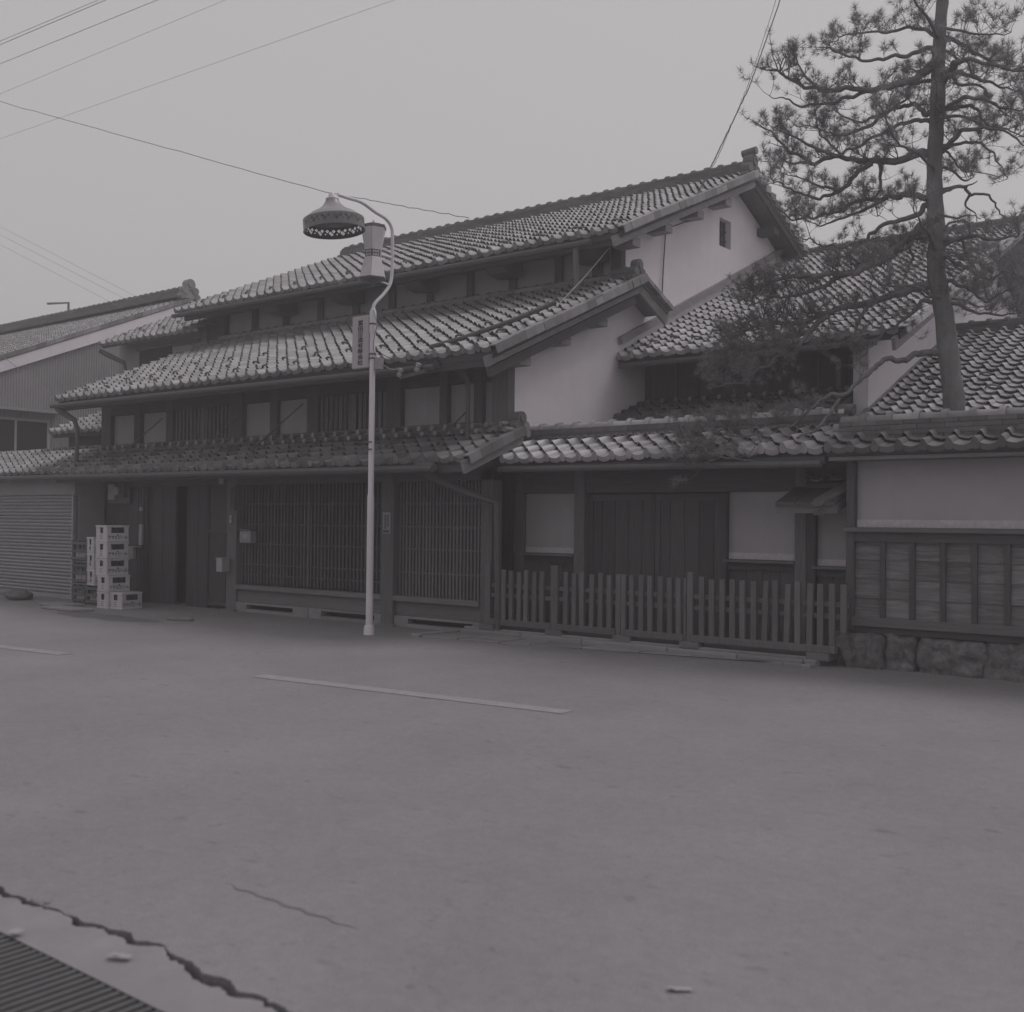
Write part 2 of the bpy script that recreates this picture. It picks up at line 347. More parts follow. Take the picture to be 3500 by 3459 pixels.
# ------------------------------------------------------------------ ground, road, gutter
def sheet(name, m, pts, z, kind='structure', th=0.):
    b = MB()
    if th: b.prism(pts, 2, z-th, z)
    else: b.add([(x, y, z) for x, y in pts], [tuple(range(len(pts)))])
    o = b.build(name, m); tag(o, kind=kind); return o
sheet('ground', 'soil', [(-140, -50), (140, -50), (140, 140), (-140, 140)], -.12)
rx = [-60, -12, -8, -6.2]+[-6+.0125*i for i in range(310)]+[-2.1, 0, 4, 60]
def crack(x):                                          # the broken edge of the asphalt along the gutter
    return 2.40+.03*math.sin(x*3.1)+.035*noise.noise((x*2.3, 0, 1))+.035*noise.noise((x*9, 2, 1))+.012*noise.noise((x*27, 2, 7))
def cwid(x): return max(.003, .026+.08*noise.noise((x*1.6+.55, 5, 2))+.05*noise.noise((x*8, 3, 3))+.012*noise.noise((x*33, 8, 3)))
b = MB()
lo = [(x, crack(x), 0) for x in rx]; n = len(rx)
b.add(lo+[(x, 60 if abs(x) < 61 else 60, 0) for x in rx]+[(x, y, -.1) for x, y, _ in lo], [(i, i+1, n+i+1, n+i) for i in range(n-1)]+[(2*n+i, 2*n+i+1, i+1, i) for i in range(n-1)])
b.add([(-140, 60, 0), (140, 60, 0), (140, 140, 0), (-140, 140, 0)], [(0, 1, 2, 3)]); b.add([(60, 2.4, 0), (140, 2.4, 0), (140, 60, 0), (60, 60, 0)], [(0, 1, 2, 3)]); b.add([(-140, 2.4, 0), (-60, 2.4, 0), (-60, 60, 0), (-140, 60, 0)], [(0, 1, 2, 3)])
tag(b.build('road', 'asphalt'), kind='structure')
b = MB(); hi = [(x, crack(x)-cwid(x), -.004) for x in rx]
b.add([(x, 2.14, -.012) for x in rx]+hi+[(x, y, -.1) for x, y, _ in hi], [(i, i+1, n+i+1, n+i) for i in range(n-1)]+[(n+i, n+i+1, 2*n+i+1, 2*n+i) for i in range(n-1)])
b.add([(x, 2.14, -.012) for x in (-60, 60)]+[(x, 2.14, -.12) for x in (-60, 60)], [(0, 1, 3, 2)])
tag(b.build('gutter_strip', 'concrete'), kind='structure')
b = MB().box(-60, 60, -6, 1.62, -.119, -.012); tag(b.build('near_pavement', 'concrete'), kind='structure')
# a loose asphalt crumb by the crack
b = MB(); bm = bmesh.new(); bmesh.ops.create_icosphere(bm, subdivisions=2, radius=.06)
b.add([(-4.40+v.co.x*(1+.5*noise.noise(v.co*30)), 2.395+v.co.y*.55, .002+v.co.z*.25) for v in bm.verts], [tuple(v.index for v in f.verts) for f in bm.faces]); bm.free()
tag(b.build('asphalt_lump', 'asphalt'), 'broken asphalt lump in the cracked gutter edge', 'rubble')
gr = thing('drain_grate', 'dark barred steel drain grate set beside the near gutter', 'drain grate', (-4, 1.9, 0))
GB = MB().box(-.012, .012, -.26, .25, -.05, -.014).mesh('bar', 'steel')
for i in range(62): inst('bar', GB, gr, Matrix.Translation((-5.6+i*.047, 1.885, 0)))
box('frame', 'steel', gr, -5.66, -2.7, 2.1375, 2.139, -.08, -.012)
def mark(x0, y0, x1, y1, w_, lab):
    d = Vector((x1-x0, y1-y0, 0)).normalized(); p = Vector((-d.y, d.x, 0))*w_/2; b = MB(); k = 40; vs = []
    for i in range(k+1):
        c = Vector((x0, y0, .004)).lerp(Vector((x1, y1, .004)), i/k); e = .012*noise.noise((i*.9, x0, 0)); f_ = .012*noise.noise((i*.9, x0, 9))
        vs += [c-p*(1+e*6), c+p*(1+f_*6)]
    b.add(vs, [(2*i, 2*i+2, 2*i+3, 2*i+1) for i in range(k)]); tag(b.build('road_marking', 'mark'), kind='structure')
mark(-9.054, 7.234, -5.389, 7.611, .2, ''); mark(-12.106, 6.846, -15.9, 6.45, .2, '')
# an old hairline seam in the near asphalt
b = MB(); pts = [(-4.0+.022*i, 3.03+.008*math.sin(i*.9)+.012*noise.noise((i*.35, 1, 4))) for i in range(40)]
vs = []
for i, (x, y) in enumerate(pts): h_ = .009*math.sin(math.pi*i/39)*(1+noise.noise((i*.6, 7, 7)))+.0006; vs += [(x, y-h_, .003), (x, y+h_, .003)]
MT['seam'] = mat('asphalt seam', .195, .95, .2, 9, bump=.3)
b.add(vs, [(2*i, 2*i+2, 2*i+3, 2*i+1) for i in range(39)]); tag(b.build('road_seam', 'seam'), kind='structure')
# stone apron before the gate
ap = bpy.data.objects.new('stone_apron', None); COL.objects.link(ap); ap.location = (-8, 11.6, 0); ORG[ap] = Vector(ap.location); tag(ap, kind='structure')
def stone_block(x0, x1, y0, y1, z0, z1, m, name, par, bev=.012, amp=.006, sk=0.):
    b = MB().prism([(x0, y0), (x1, y0), (x1+sk, y1), (x0+sk, y1)], 2, z0, z1)
    return b.build(name, m, par, bevel=bev)
MB().prism([(-10.4, 11.12), (-5.0, 12.03), (-5.0, 11.98), (-10.4, 11.98)], 2, .003, .006).build('joint_bed', 'soil', ap)
xx = -10.37
yf = lambda x: 11.1+.17*(x+10.4)                       # the apron tapers towards the garden wall
while xx < -5.3:
    L = random.uniform(.42, .8); e = min(xx+L, -5.1); m_ = [yf(xx), yf(e)]; split = 11.52 if m_[1] < 11.36 else None
    for lo_, hi_ in ((m_, [split-.012]*2), ([split]*2, [11.895]*2)) if split else ((m_, [11.895]*2),):
        k_ = random.uniform(-.03, .03)
        MB().prism([(xx+.012, lo_[0]), (e-.014, lo_[1]), (e-.014+k_*.3, hi_[1]), (xx+.012+k_*.3, hi_[0])], 2, -.03, .022+random.uniform(-.008, .008)).build('paving_slab', 'slab', ap, bevel=.005)
    xx = e
for x0, x1, y0, y1, z1 in ((-10.55, -10.39, 11.08, 12.0, .05), (-5.09, -4.98, 11.75, 12.0, .04)): stone_block(x0, x1, y0, y1, -.03, z1, 'kerb', 'kerb_stone', ap)
xx = -10.37
while xx < -5.0:
    e = min(xx+random.uniform(.8, 1.3), -4.98); stone_block(xx+.004, e-.004, 11.905, 12.0+random.uniform(-.01, .01), -.03, .07+random.uniform(-.008, .008), 'kerb', 'kerb_stone', ap); xx = e
stone_block(-10.37, -4.98, 12.01, 13.0, -.03, .10, 'slab', 'threshold', ap)
# low pavement before the left houses
b = MB()
for k, (x0, x1, y0, y1) in enumerate(((-18.45, -17.45, 9.95, 10.32), (-19.2, -18.5, 10.3, 10.75))):
    o = MB().prism([(x0, y0), (x1, y0+.02), (x1+.12, y1), (x0+.1, y1-.03)], 2, .004, .05).build('steel_plate', 'kerb', None, bevel=.008)
    tag(o, ('flat ramp plate lying on the road before the crates', 'flat ramp plate lying on the road before the shutter')[k], 'ramp plate')
o = MB().prism([(-15.05, 10.2), (-14.6, 10.32), (-14.62, 10.42), (-15.0, 10.5)], 2, .002, .05).build('kerb_wedge', 'asphalt', None, bevel=.01); tag(o, 'small dark wedge lying on the road before the plank door', 'kerb wedge')
b = MB(); k = 40
b.add([(-16.3+1.35*math.cos(6.283*i/k)*(1+.35*noise.noise((math.cos(6.283*i/k)*2, math.sin(6.283*i/k)*2, 3))), 9.85+.32*math.sin(6.283*i/k)*(1+.5*noise.noise((math.cos(6.283*i/k)*3, math.sin(6.283*i/k)*3, 8))), .003) for i in range(k)], [tuple(range(k))])
MT['wet'] = mat('oil stained asphalt', .15, .7, .2, 3, bump=.3, fine=.15); tag(b.build('road_stain', 'wet'), kind='structure')

# ------------------------------------------------------------------ the long townhouse
H = thing('townhouse', 'long dark timber townhouse with three stepped tile roofs and lattice front', 'townhouse', (-15, 12.1, 0))
T = Tiles(H)
def gable_piece(b, pts, x0, x1): b.prism(pts, 0, x0, x1)
b = MB(); zr = lambda y: 8.25-.4418*abs(y-19.5)       # underside line of the great roof
gx0, gx1 = -10.03, -9.88
for y0, y1, z0 in ((15.4, 18.86, 0), (19.34, 24.3, 0)):
    ys = [y0]+([19.5] if y0 < 19.5 < y1 else [])+[y1]
    b.prism([(y0, z0), (y1, z0)]+[(y, zr(y)) for y in reversed(ys)], 0, gx0, gx1)
b.prism([(18.86, 0), (19.34, 0), (19.34, 7.0), (18.86, 7.0)], 0, gx0, gx1); b.prism([(18.86, 7.55), (19.34, 7.55), (19.34, zr(19.34)), (18.86, zr(18.86))], 0, gx0, gx1)
b.prism([(12.46, 2.6), (13.1, 2.6), (13.1, 0), (15.4, 0), (15.4, 5.56), (12.46, 4.28)], 0, gx0, gx1)
b.build('gable_wall', 'plaster', H)
wn = box('gable_window', 'dark', H, -10.02, -10.0, 18.87, 19.33, 7.01, 7.54)
for k in range(3): box('muntin', 'dark', wn, -9.99, -9.97, 18.96+k*.14, 18.985+k*.14, 7.01, 7.54)
for k in range(2): box('muntin', 'dark', wn, -9.995, -9.975, 18.87, 19.33, 7.17+k*.18, 7.19+k*.18)
b = MB(); b.prism([(12.46, 0), (24.3, 0), (24.3, zr(24.3)), (19.5, 8.25), (15.4, 6.43), (15.4, 5.56), (12.46, 4.28)], 0, -20.75, -20.6); b.build('gable_wall', 'wall_grey', H)
box('back_wall', 'plaster', H, -20.6, -10.03, 24.15, 24.3, 0, 6.1)
# upper wall strip
b = MB().box(-20.6, -10.03, 15.44, 15.55, 5.5, 6.5); b.build('clerestory_wall', 'plaster_street', H)
for x0, x1 in ((-20.6, -20.5), (-19.61, -19.44), (-18.55, -18.39), (-17.44, -17.3), (-16.37, -16.2), (-15.34, -15.18), (-14.31, -14.165), (-13.29, -13.15), (-12.285, -12.14), (-11.255, -11.11), (-10.46, -10.28), (-10.08, -9.87)):
    box('post', 'dark', H, x0, x1, 15.37, 15.5, 5.6, 6.5)
box('eave_beam', 'dark_h', H, -20.7, -9.9, 15.36, 15.52, 6.28, 6.44); box('sill_beam', 'dark_h', H, -20.6, -9.9, 15.375, 15.5, 5.68, 5.80)
b = MB().box(-21.15, -20.5, 15.3, 15.5, 5.2, 6.4); b.build('side_boarding', 'dark', H)
for x in (-18.3, -16.24, -14.2, -12.18, -10.33):       # rounded bracket arms carrying the great eave
    MB().prism([(14.75, 6.28), (15.38, 6.28), (15.38, 6.02), (15.15, 5.99), (14.95, 6.03), (14.8, 6.13)], 0, x-.21, x+.21).build('bracket_arm', 'dark', H)
# great roof
up, P, pw, ex = roof(H, T, 'upper_roof', -21.35, -9.42, 14.57, 6.30, .4418, 5.36, verge=1, top=.12)
guards(H, up, P, pw, -21.35, ex, math.atan(.4418), (1, 2), 3, 45)
b = MB(); th = math.atan(.4418)
b.prism([(19.55, 8.46), (24.6, 6.22), (24.56, 6.13), (19.5, 8.36)], 0, -21.3, -9.42); b.build('back_slope', 'tile_dark', H)
for i in range(22): box('verge_tile', 'tile', up, -9.5, -9.37, 19.62+i*.225, 19.84+i*.225, 8.30-i*.0994, 8.44-i*.0994)
rg = ridge(H, 'upper_ridge', -21.05, -9.55, 19.5, 8.42, .27, .34, 5)
ornament(H, -9.52, 19.5, 8.34, 1.25); ornament(H, -21.1, 19.5, 8.3, .95, side=-1); 
MB().tube([(-9.72, 19.5, 8.90), (-9.42, 19.5, 8.93)], .075, 10).build('ridge_end_roll', 'ridge', H, smooth=True)
ornament(H, -21.25, 16.7, 7.08, .5, side=-1)
def barge(y0, z0, y1, z1, h, x=-9.47, t=.05, m='wood_y'): return MB().beam((x, y0, z0), (x, y1, z1), t, h).build('bargeboard', m, H)
g = lambda y: 6.30+.4418*(y-14.57)-.20
barge(14.5, g(14.5)+.03, 18.40, g(18.4)+.03, .16); barge(18.405, g(18.405)+.02, 19.5, g(19.5)+.02, .17); barge(19.52, 8.28, 24.5, 6.08, .15, m='dark')  # back board's shade is painted in with a darker timber colour
for y in (15.25, 16.3, 17.42, 18.5): box('purlin_end', 'wood_y', H, -9.88, -9.5, y-.12, y+.12, g(y)-.22, g(y)-.07)
for y in (20.6, 21.7, 22.8, 23.9): box('purlin_end', 'dark', H, -9.88, -9.5, y-.12, y+.12, 8.26-.4418*(y-19.5)-.25, 8.26-.4418*(y-19.5)-.1)  # back ends darkened by colour like the shaded board above them
MB().tube([(-21.3, 14.5, 6.2), (-9.9, 14.5, 6.16)], .05, 8).build('eave_gutter', 'pipe', H, smooth=True)
MB().box(-21.2, -9.6, 14.72, 14.80, 6.12, 6.24).build('fascia', 'dark_h', H)
dp = MB().tube([(-10.24, 14.56, 6.2), (-10.24, 14.62, 5.42)], .05, 8).build('downpipe', 'wood', H, smooth=True)
MB().tube([(-9.31, 12.75, 4.82), (-9.75, 12.35, 4.55), (-10.3, 11.85, 4.27), (-10.62, 11.5, 4.12)], .035, 8).build('downpipe', 'pipe', H, smooth=True)
MB().tube([(-9.8, 14.98, 6.2), (-9.75, 14.1, 5.48), (-9.6, 13.26, 4.93)], .008, 5).build('cord', 'cable_pale', H)
# board along the gable wall
MB().beam((-9.84, 15.3, 4.66), (-9.84, 21.9, 7.57), .08, .12).build('trim_board', 'wood_y', H)
# middle roof
mid, P, pw, ex = roof(H, T, 'middle_roof', -20.7, -9.42, 11.4, 3.97, .433, 4.22, verge=1)
guards(H, mid, P, pw, -20.7, ex, math.atan(.433), (1, 3), 3, 42); guards(H, mid, P, pw, -20.7, ex, math.atan(.433), (6,), 4, 42, 2)
ridge(H, 'middle_ridge', -20.5, -9.9, 15.26, 5.62, .12, .28, 2, cap='capsmall', m='tile_dark')
ridge(H, 'middle_ridge_end', -9.98, -9.5, 15.3, 5.64, .16, .3, 3, cap='cap')
ornament(H, -9.5, 15.3, 5.62, .85)
b = MB(); b.prism([(15.3, 5.66), (16.2, 5.27), (16.16, 5.19), (15.3, 5.56)], 0, -9.88, -9.42); b.build('back_flap', 'tile_dark', H)
for i in range(4): MB().beam((-9.42, 15.35+i*.215, 5.66-i*.093), (-9.42, 15.56+i*.215, 5.56-i*.093), .16, .07).build('verge_tile', 'tile', H)
g2 = lambda y: 3.97+.433*(y-11.4)-.19
barge(11.36, g2(11.36)+.03, 15.3, g2(15.3)+.03, .14); barge(11.5, g2(11.5)-.15, 15.25, g2(15.25)-.15, .13, -9.53, .06, 'dark'); barge(15.32, 5.5, 16.18, 5.1, .2)
for y in (12.37, 13.37, 14.37): box('purlin_end', 'wood_y', H, -9.88, -9.56, y-.13, y+.13, g2(y)-.32, g2(y)-.2)
MB().box(-20.6, -9.5, 11.5, 11.58, 3.76, 3.90).build('fascia', 'dark_h', H)
MB().tube([(-20.75, 11.34, 3.84), (-10.4, 11.34, 3.80)], .045, 8).build('eave_gutter', 'pipe', H, smooth=True)
RAF = MB().box(-.03, .03, 0, .85, -.06, .06).mesh('rafter', 'dark')
for i in range(36): inst('rafter', RAF, mid, Matrix.Translation((-20.4+i*.305, 11.6, 3.86)) @ Matrix.Rotation(math.atan(.433), 4, 'X'))
# second storey
box('second_floor_wall', 'plaster_street', H, -20.6, -10.0, 12.45, 12.6, 2.9, 4.25)
for x0, x1 in ((-20.62, -20.27), (-19.43, -19.22), (-18.34, -18.12), (-16.35, -15.99), (-15.23, -15.05), (-14.25, -13.97), (-12.36, -12.03), (-11.21, -11.05), (-10.52, -10.36), (-10.17, -9.87)):
    box('post', 'dark' if x1 < -10.3 else 'wood', H, x0, x1, 12.36, 12.52, 2.9, 4.2)
box('head_beam', 'dark_h', H, -20.6, -10.0, 12.37, 12.5, 3.7, 4.0); box('sill_beam', 'wood_h', H, -20.6, -10.4, 12.375, 12.5, 3.02, 3.11)
def lattice(name, x0, x1, z0, z1, Y, pitch, wd, rails, m='dark', posts=(), back=.16):
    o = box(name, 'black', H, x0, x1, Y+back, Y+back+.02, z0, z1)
    n = round((x1-x0)/pitch); me = MB().box(-wd/2, wd/2, 0, .04, z0, z1).mesh('slat', m)
    for i in range(n):
        x = x0+(i+.5)*(x1-x0)/n
        inst('slat', me, o, Matrix.Translation((x, Y+random.gauss(0, .002), 0)))
    for z in rails: box('rail', m+'_h', o, x0, x1, Y+.012, Y+.038, z-.014, z+.014)
    for a, c in posts: box('mullion', m, o, a, c, Y-.01, Y+.06, z0, z1)
    return o
lattice('lattice_window', -18.12, -16.35, 3.11, 3.7, 12.40, .12, .05, (), 'wood', ((-17.28, -17.16),))
lattice('lattice_window', -13.97, -12.36, 3.11, 3.7, 12.40, .115, .055, (), 'wood', ((-13.24, -13.08),))
for p, q in (((-18.36, 12.3, 3.56), (-19.05, 11.75, 2.78)), ((-16.05, 12.3, 3.45), (-16.5, 11.8, 2.8)), ((-14.28, 12.3, 3.6), (-15.0, 11.75, 2.78)), ((-10.55, 12.3, 3.3), (-10.8, 12.0, 2.9))):
    MB().tube([p, q], .014, 5).build('roof_stay', 'pipe', H)
# pent roof over the street front
pent, P, pw, ex = roof(H, T, 'pent_roof', -20.5, -9.7, 11.2, 2.47, .394, 1.26, verge=1)
guards(H, pent, P, pw, -20.5, ex, math.atan(.394), (2,), 4, 40)
ridge(H, 'pent_ridge', -20.4, -9.78, 12.32, 2.93, .10, .2, 2, cap=None, m='tile_dark')
CE = MB().tube([(0, -.13, 0), (0, .1, .01)], .04, 7).mesh('flashing_roll', 'tile', smooth=True)
for i in range(40):
    M = Matrix.Translation((-20.27+i*.268, 12.26, 3.03)); inst('flashing_roll', CE, pent, M)
    if i > 18: inst('flashing_roll', CE, pent, M @ Matrix.Translation((.13, -.07, -.09)))
ornament(H, -9.68, 12.42, 2.88, .82, 'tile')
MB().tube([(-9.9, 12.42, 2.93), (-9.62, 12.42, 2.93)], .085, 12).build('ridge_end_roll', 'tile', H, smooth=True)
MB().beam((-9.68, 11.16, 2.35), (-9.68, 12.42, 2.83), .05, .17).build('bargeboard', 'wood_y', H)
MB().tube([(-20.3, 11.13, 2.40), (-10.2, 11.13, 2.35)], .05, 8).build('eave_gutter', 'pipe', H, smooth=True)
MB().box(-20.4, -9.72, 11.26, 11.32, 2.30, 2.40).build('fascia', 'dark_h', H)
MB().tube([(-10.2, 11.15, 2.36), (-10.62, 11.3, 2.43), (-10.55, 11.5, 2.24), (-10.1, 11.75, 2.03), (-9.74, 11.98, 1.88), (-9.72, 12.0, .1)], [.055, .095, .062, .058, .055, .045], 8).build('downpipe', 'pipe', H, smooth=True)
MB().tube([(-20.6, 11.36, 3.82), (-20.5, 11.45, 3.70), (-20.16, 11.5, 3.55), (-20.07, 11.52, 3.35), (-20.06, 11.5, 2.72)], [.06, .07, .05, .042, .042], 8).build('downpipe', 'pipe', H, smooth=True)
MB().tube([(-10.45, 11.45, 3.85), (-10.44, 11.7, 3.95), (-10.30, 11.95, 3.7), (-10.28, 11.95, 3.55), (-10.31, 11.98, 2.8)], [.06, .06, .06, .035, .035], 8).build('downpipe', 'pipe', H, smooth=True)
# street front
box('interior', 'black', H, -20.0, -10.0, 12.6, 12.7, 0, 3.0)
box('head_beam', 'dark_h', H, -20.08, -9.9, 12.06, 12.3, 2.224, 2.62)
for x0, x1, d in ((-20.1, -19.95, .1), (-18.72, -18.5, .0), (-16.0, -15.72, -.03), (-12.09, -11.83, -.06), (-10.11, -9.9, -.02)):
    box('post', 'wood' if x0 > -17 else 'dark', H, x0, x1, 12.08+d, 12.3, .0, 2.4, bevel=.008)
PL = MB().box(-.083, .083, 0, .03, 0, 2.224).mesh('plank', 'dark')
for i in range(7): inst('plank', PL, H, Matrix.Translation((-19.86+i*.1715, 12.16+random.gauss(0, .003), 0)))
dr = MB().box(-18.49, -17.65, 12.14, 12.18, 0, 2.22).build('sliding_door', 'dark', H)
for k in range(3): box('stile', 'dark', dr, -18.47+k*.395, -18.44+k*.395, 12.125, 12.14, .05, 2.2)
dr = box('sliding_door', 'dark', H, -17.27, -16.62, 12.12, 12.16, 0, 2.22)
for k in range(3): box('stile', 'dark', dr, -17.26+k*.3, -17.235+k*.3, 12.105, 12.12, .05, 2.2)
wk = box('wicket_door', 'dark', H, -16.60, -16.12, 12.13, 12.16, .12, 1.37); box('frame', 'dark_h', wk, -16.62, -16.0, 12.10, 12.128, 1.37, 1.42); box('frame', 'dark_h', wk, -16.62, -16.0, 12.10, 12.128, .06, .12); box('frame', 'dark', wk, -16.635, -16.605, 12.10, 12.128, .06, 1.42)
box('panel_board', 'dark', H, -16.60, -16.0, 12.14, 12.17, 1.42, 2.22)
MB().beam((-17.64, 12.5, .70), (-17.2, 12.5, .52), .05, .07).build('pale_pole', 'white', H)
lattice('street_lattice', -15.70, -12.09, .49, 2.224, 12.14, .0862, .034, (1.884, 1.53, 1.19, .83, .65), 'dark', ((-13.93, -13.89),), .14)
lattice('street_lattice', -11.83, -10.11, .45, 2.224, 12.14, .0688, .032, (1.884, 1.53, 1.19, .83), 'wood', (), .14)
for x0, x1 in ((-15.72, -12.09), (-11.83, -10.11)):
    box('window_sill', 'wood_h', H, x0, x1, 12.02, 12.25, .39, .47, bevel=.006); box('apron_board', 'wood_h', H, x0, x1, 12.10, 12.2, .17, .39)
for x0, x1, v0, v1 in ((-15.72, -13.82, -15.42, -14.2), (-13.8, -12.09, -13.5, -12.26), (-11.83, -10.11, -11.54, -10.24)):
    b = MB(); b.box(x0, v0, 12.06, 12.25, 0, .166); b.box(v1, x1, 12.06, 12.25, 0, .166); b.box(v0, v1, 12.06, 12.25, 0, .05); b.box(v0, v1, 12.06, 12.25, .13, .166)
    f_ = b.build('foundation', 'slab', H); box('vent', 'black', f_, v0, v1, 12.2, 12.22, .05, .13)
for x0, x1 in ((-16.05, -15.68), (-12.14, -11.78)): stone_block(x0, x1, 11.98, 12.3, -.02, .03, 'stone', 'base_stone', H)
# lower wing carried on to the left
box('side_wing_wall', 'wall_grey', H, -24.9, -20.75, 15.4, 15.55, 0, 6.15); box('side_wing_wall', 'wall_grey', H, -24.9, -24.75, 15.55, 19, 0, 6.2)
box('side_window', 'black', H, -23.96, -22.64, 15.36, 15.398, 5.2, 5.75); box('side_panel', 'plaster_street', H, -22.6, -21.8, 15.37, 15.398, 5.3, 5.72); box('side_head', 'wood_h', H, -24.1, -21.5, 15.33, 15.398, 5.755, 5.83)
sm, P, pw, ex = roof(H, T, 'side_roof', -24.8, -20.8, 14.8, 5.90, .475, 2.5, slab=.06)
guards(H, sm, P, pw, -24.8, ex, math.atan(.475), (2, 4), 3, 15)
MB().tube([(-24.75, 14.76, 5.76), (-24.6, 14.9, 5.65), (-24.15, 15.05, 5.45), (-24.1, 15.07, 5.3), (-24.1, 15.05, 4.6)], [.055, .065, .05, .042, .042], 8).build('downpipe', 'pipe', H, smooth=True)
T.done()
# fittings on the front
def gadget(name, label, cat, *boxes):
    t = thing(name, label, cat, boxes[0][2][:1]+(12.0, boxes[0][2][4]))
    for nm, m, bb in boxes: box(nm, m, t, *bb, bevel=.004)
    return t
mt = gadget('meter_box', 'electric meter on a dark board under the pent eave above the crates', 'meter', ('board', 'wood', (-19.85, -19.1, 12.07, 12.1, 1.9, 2.3)), ('case', 'white', (-19.72, -19.5, 11.98, 12.068, 1.98, 2.28)), ('case', 'steel', (-19.42, -19.16, 11.98, 12.068, 2.02, 2.3)))
MB().tube([(-19.36, 12.0, 2.15), (-19.36, 11.93, 2.15)], .09, 14).build('dial', 'white', mt, smooth=True)
ct = thing('conduit', 'thin conduit with a white guard strip running down beside the plank wall', 'conduit', (-18.58, 12.04, 0))
MB().tube([(-18.6, 12.05, 2.2), (-18.6, 12.05, 0)], .018, 6).build('tube', 'steel', ct); box('guard_strip', 'white', ct, -18.65, -18.55, 12.0, 12.04, 1.10, 1.50); box('guard_strip', 'white', ct, -18.645, -18.56, 12.0, 12.04, 1.76, 1.83)
gadget('letter_box', 'small pale letter box on the post between crates and sliding door', 'letter box', ('case', 'white', (-18.86, -18.68, 11.9, 12.06, .83, 1.05)), ('lid', 'white', (-18.87, -18.6, 11.89, 12.06, 1.052, 1.075)), ('back', 'steel', (-18.678, -18.58, 11.96, 12.06, .83, 1.05)))
gadget('letter_box', 'white letter box hanging beside the low wicket door', 'letter box', ('case', 'white', (-16.01, -15.85, 11.85, 12.02, .69, .91)), ('lid', 'white', (-16.02, -15.84, 11.84, 12.02, .912, .935)))
nb = gadget('notice_box', 'grey box with a pale card window fixed to the street lattice', 'box', ('case', 'wall_grey', (-15.55, -15.25, 11.99, 12.12, 1.21, 1.42)), ('lid', 'steel', (-15.58, -15.22, 11.96, 12.12, 1.422, 1.445)), ('card', 'white', (-15.45, -15.33, 11.985, 11.989, 1.29, 1.36)))
pl = thing('name_plate', 'tall narrow wooden name plate on the post left of the lattice', 'name plate', (-15.8, 12.03, 1.77)); box('board', 'wood', pl, -15.85, -15.72, 12.0, 12.045, 1.77, 2.2)
for i in range(7): box('brush_mark', 'ink', pl, -15.82, -15.75, 11.996, 11.999, 1.82+i*.052, 1.845+i*.052)
for i, (z, r_) in enumerate(((1.66, .035), (1.585, .04))):
    t = MB().tube([(-15.85, 12.035, z), (-15.85, 12.02, z)], r_, 12).build('door_badge', 'white'); tag(t, ('small upper round badge on the post left of the lattice', 'small lower round badge on the post left of the lattice')[i], 'badge')
po = thing('poster', 'narrow pale notice pasted on the post between the two street lattices', 'poster', (-11.96, 12.01, 1.43)); box('sheet', 'wall_grey', po, -12.05, -11.88, 12.006, 12.016, 1.42, 1.75)
for cx, z0, k in ((-11.99, 1.50, 7), (-11.935, 1.53, 6)):
    for i in range(k): box('print_mark', 'ink', po, cx-.016, cx+.018, 12.002, 12.005, z0+i*.031, z0+.02+i*.031)
for i in range(3): box('print_mark', 'ink', po, -12.03+i*.045, -12.0+i*.045, 12.002, 12.005, 1.435, 1.475)
gadget('hanging_plate', 'small pale plate hanging under the pent eave by the left lattice post', 'plate', ('plate', 'white', (-16.15, -16.02, 11.98, 11.995, 2.24, 2.42)))
ib = thing('insulator_bracket', 'two white insulators on a bracket under the middle eave', 'insulators', (-10.8, 11.3, 3.72))
MB().beam((-11.0, 11.28, 3.68), (-10.5, 11.28, 3.74), .04, .05).build('arm', 'steel', ib)
for x, z in ((-10.98, 3.75), (-10.63, 3.80)): MB().lathe([(.0, -.06), (.04, -.06), (.045, -.02), (.03, 0), (.045, .02), (.042, .06), (0, .07)], Matrix.Translation((x, 11.26, z)) @ Matrix.Rotation(.4, 4, 'Y'), 12).build('insulator', 'ceramic', ib, smooth=True)

# ------------------------------------------------------------------ gatehouse
G = thing('gatehouse', 'low tiled gatehouse with plank doors and pale plaster panels behind the picket fence', 'gatehouse', (-7.5, 12.8, 0))
T = Tiles(G)
gt, P, pw, ex = roof(G, T, 'gate_roof', -9.72, -4.95, 12.0, 2.475, .42, .80, m='tile_pale')
b = MB(); b.prism([(12.98, 2.78), (13.75, 2.43), (13.72, 2.35), (12.95, 2.70)], 0, -9.7, -4.95); b.build('back_slope', 'tile_dark', G)
gr_ = ridge(G, 'gate_ridge', -9.86, -5.0, 12.86, 2.73, .25, .24, 3, capm='tile_pale')  # paler cap tiles paint in the light on the ridge top
AR = MB()
for k in range(7): a0, a1 = math.pi*k/7, math.pi*(k+1)/7; AR.add([(q*math.cos(a), y, q*math.sin(a)) for y in (0, .035) for a, q in ((a0, .062), (a1, .062), (a1, .045), (a0, .045))], [(0, 1, 2, 3), (7, 6, 5, 4), (0, 4, 5, 1), (3, 2, 6, 7)])
AR = AR.mesh('ridge_arc', 'tile')
for i in range(36): inst('ridge_arc', AR, gr_, Matrix.Translation((-9.5+i*.125, 12.71, 2.80)))
ornament(G, -4.98, 12.84, 2.72, .62)
MB().tube([(-5.12, 12.84, 3.03), (-4.9, 12.84, 3.02)], .07, 12).build('ridge_end_roll', 'ridge', G, smooth=True)
MB().tube([(-9.7, 11.95, 2.36), (-4.95, 11.95, 2.32)], .04, 8).build('eave_gutter', 'pipe', G, smooth=True)
box('fascia', 'dark_h', G, -9.7, -4.95, 12.05, 12.10, 2.33, 2.42)
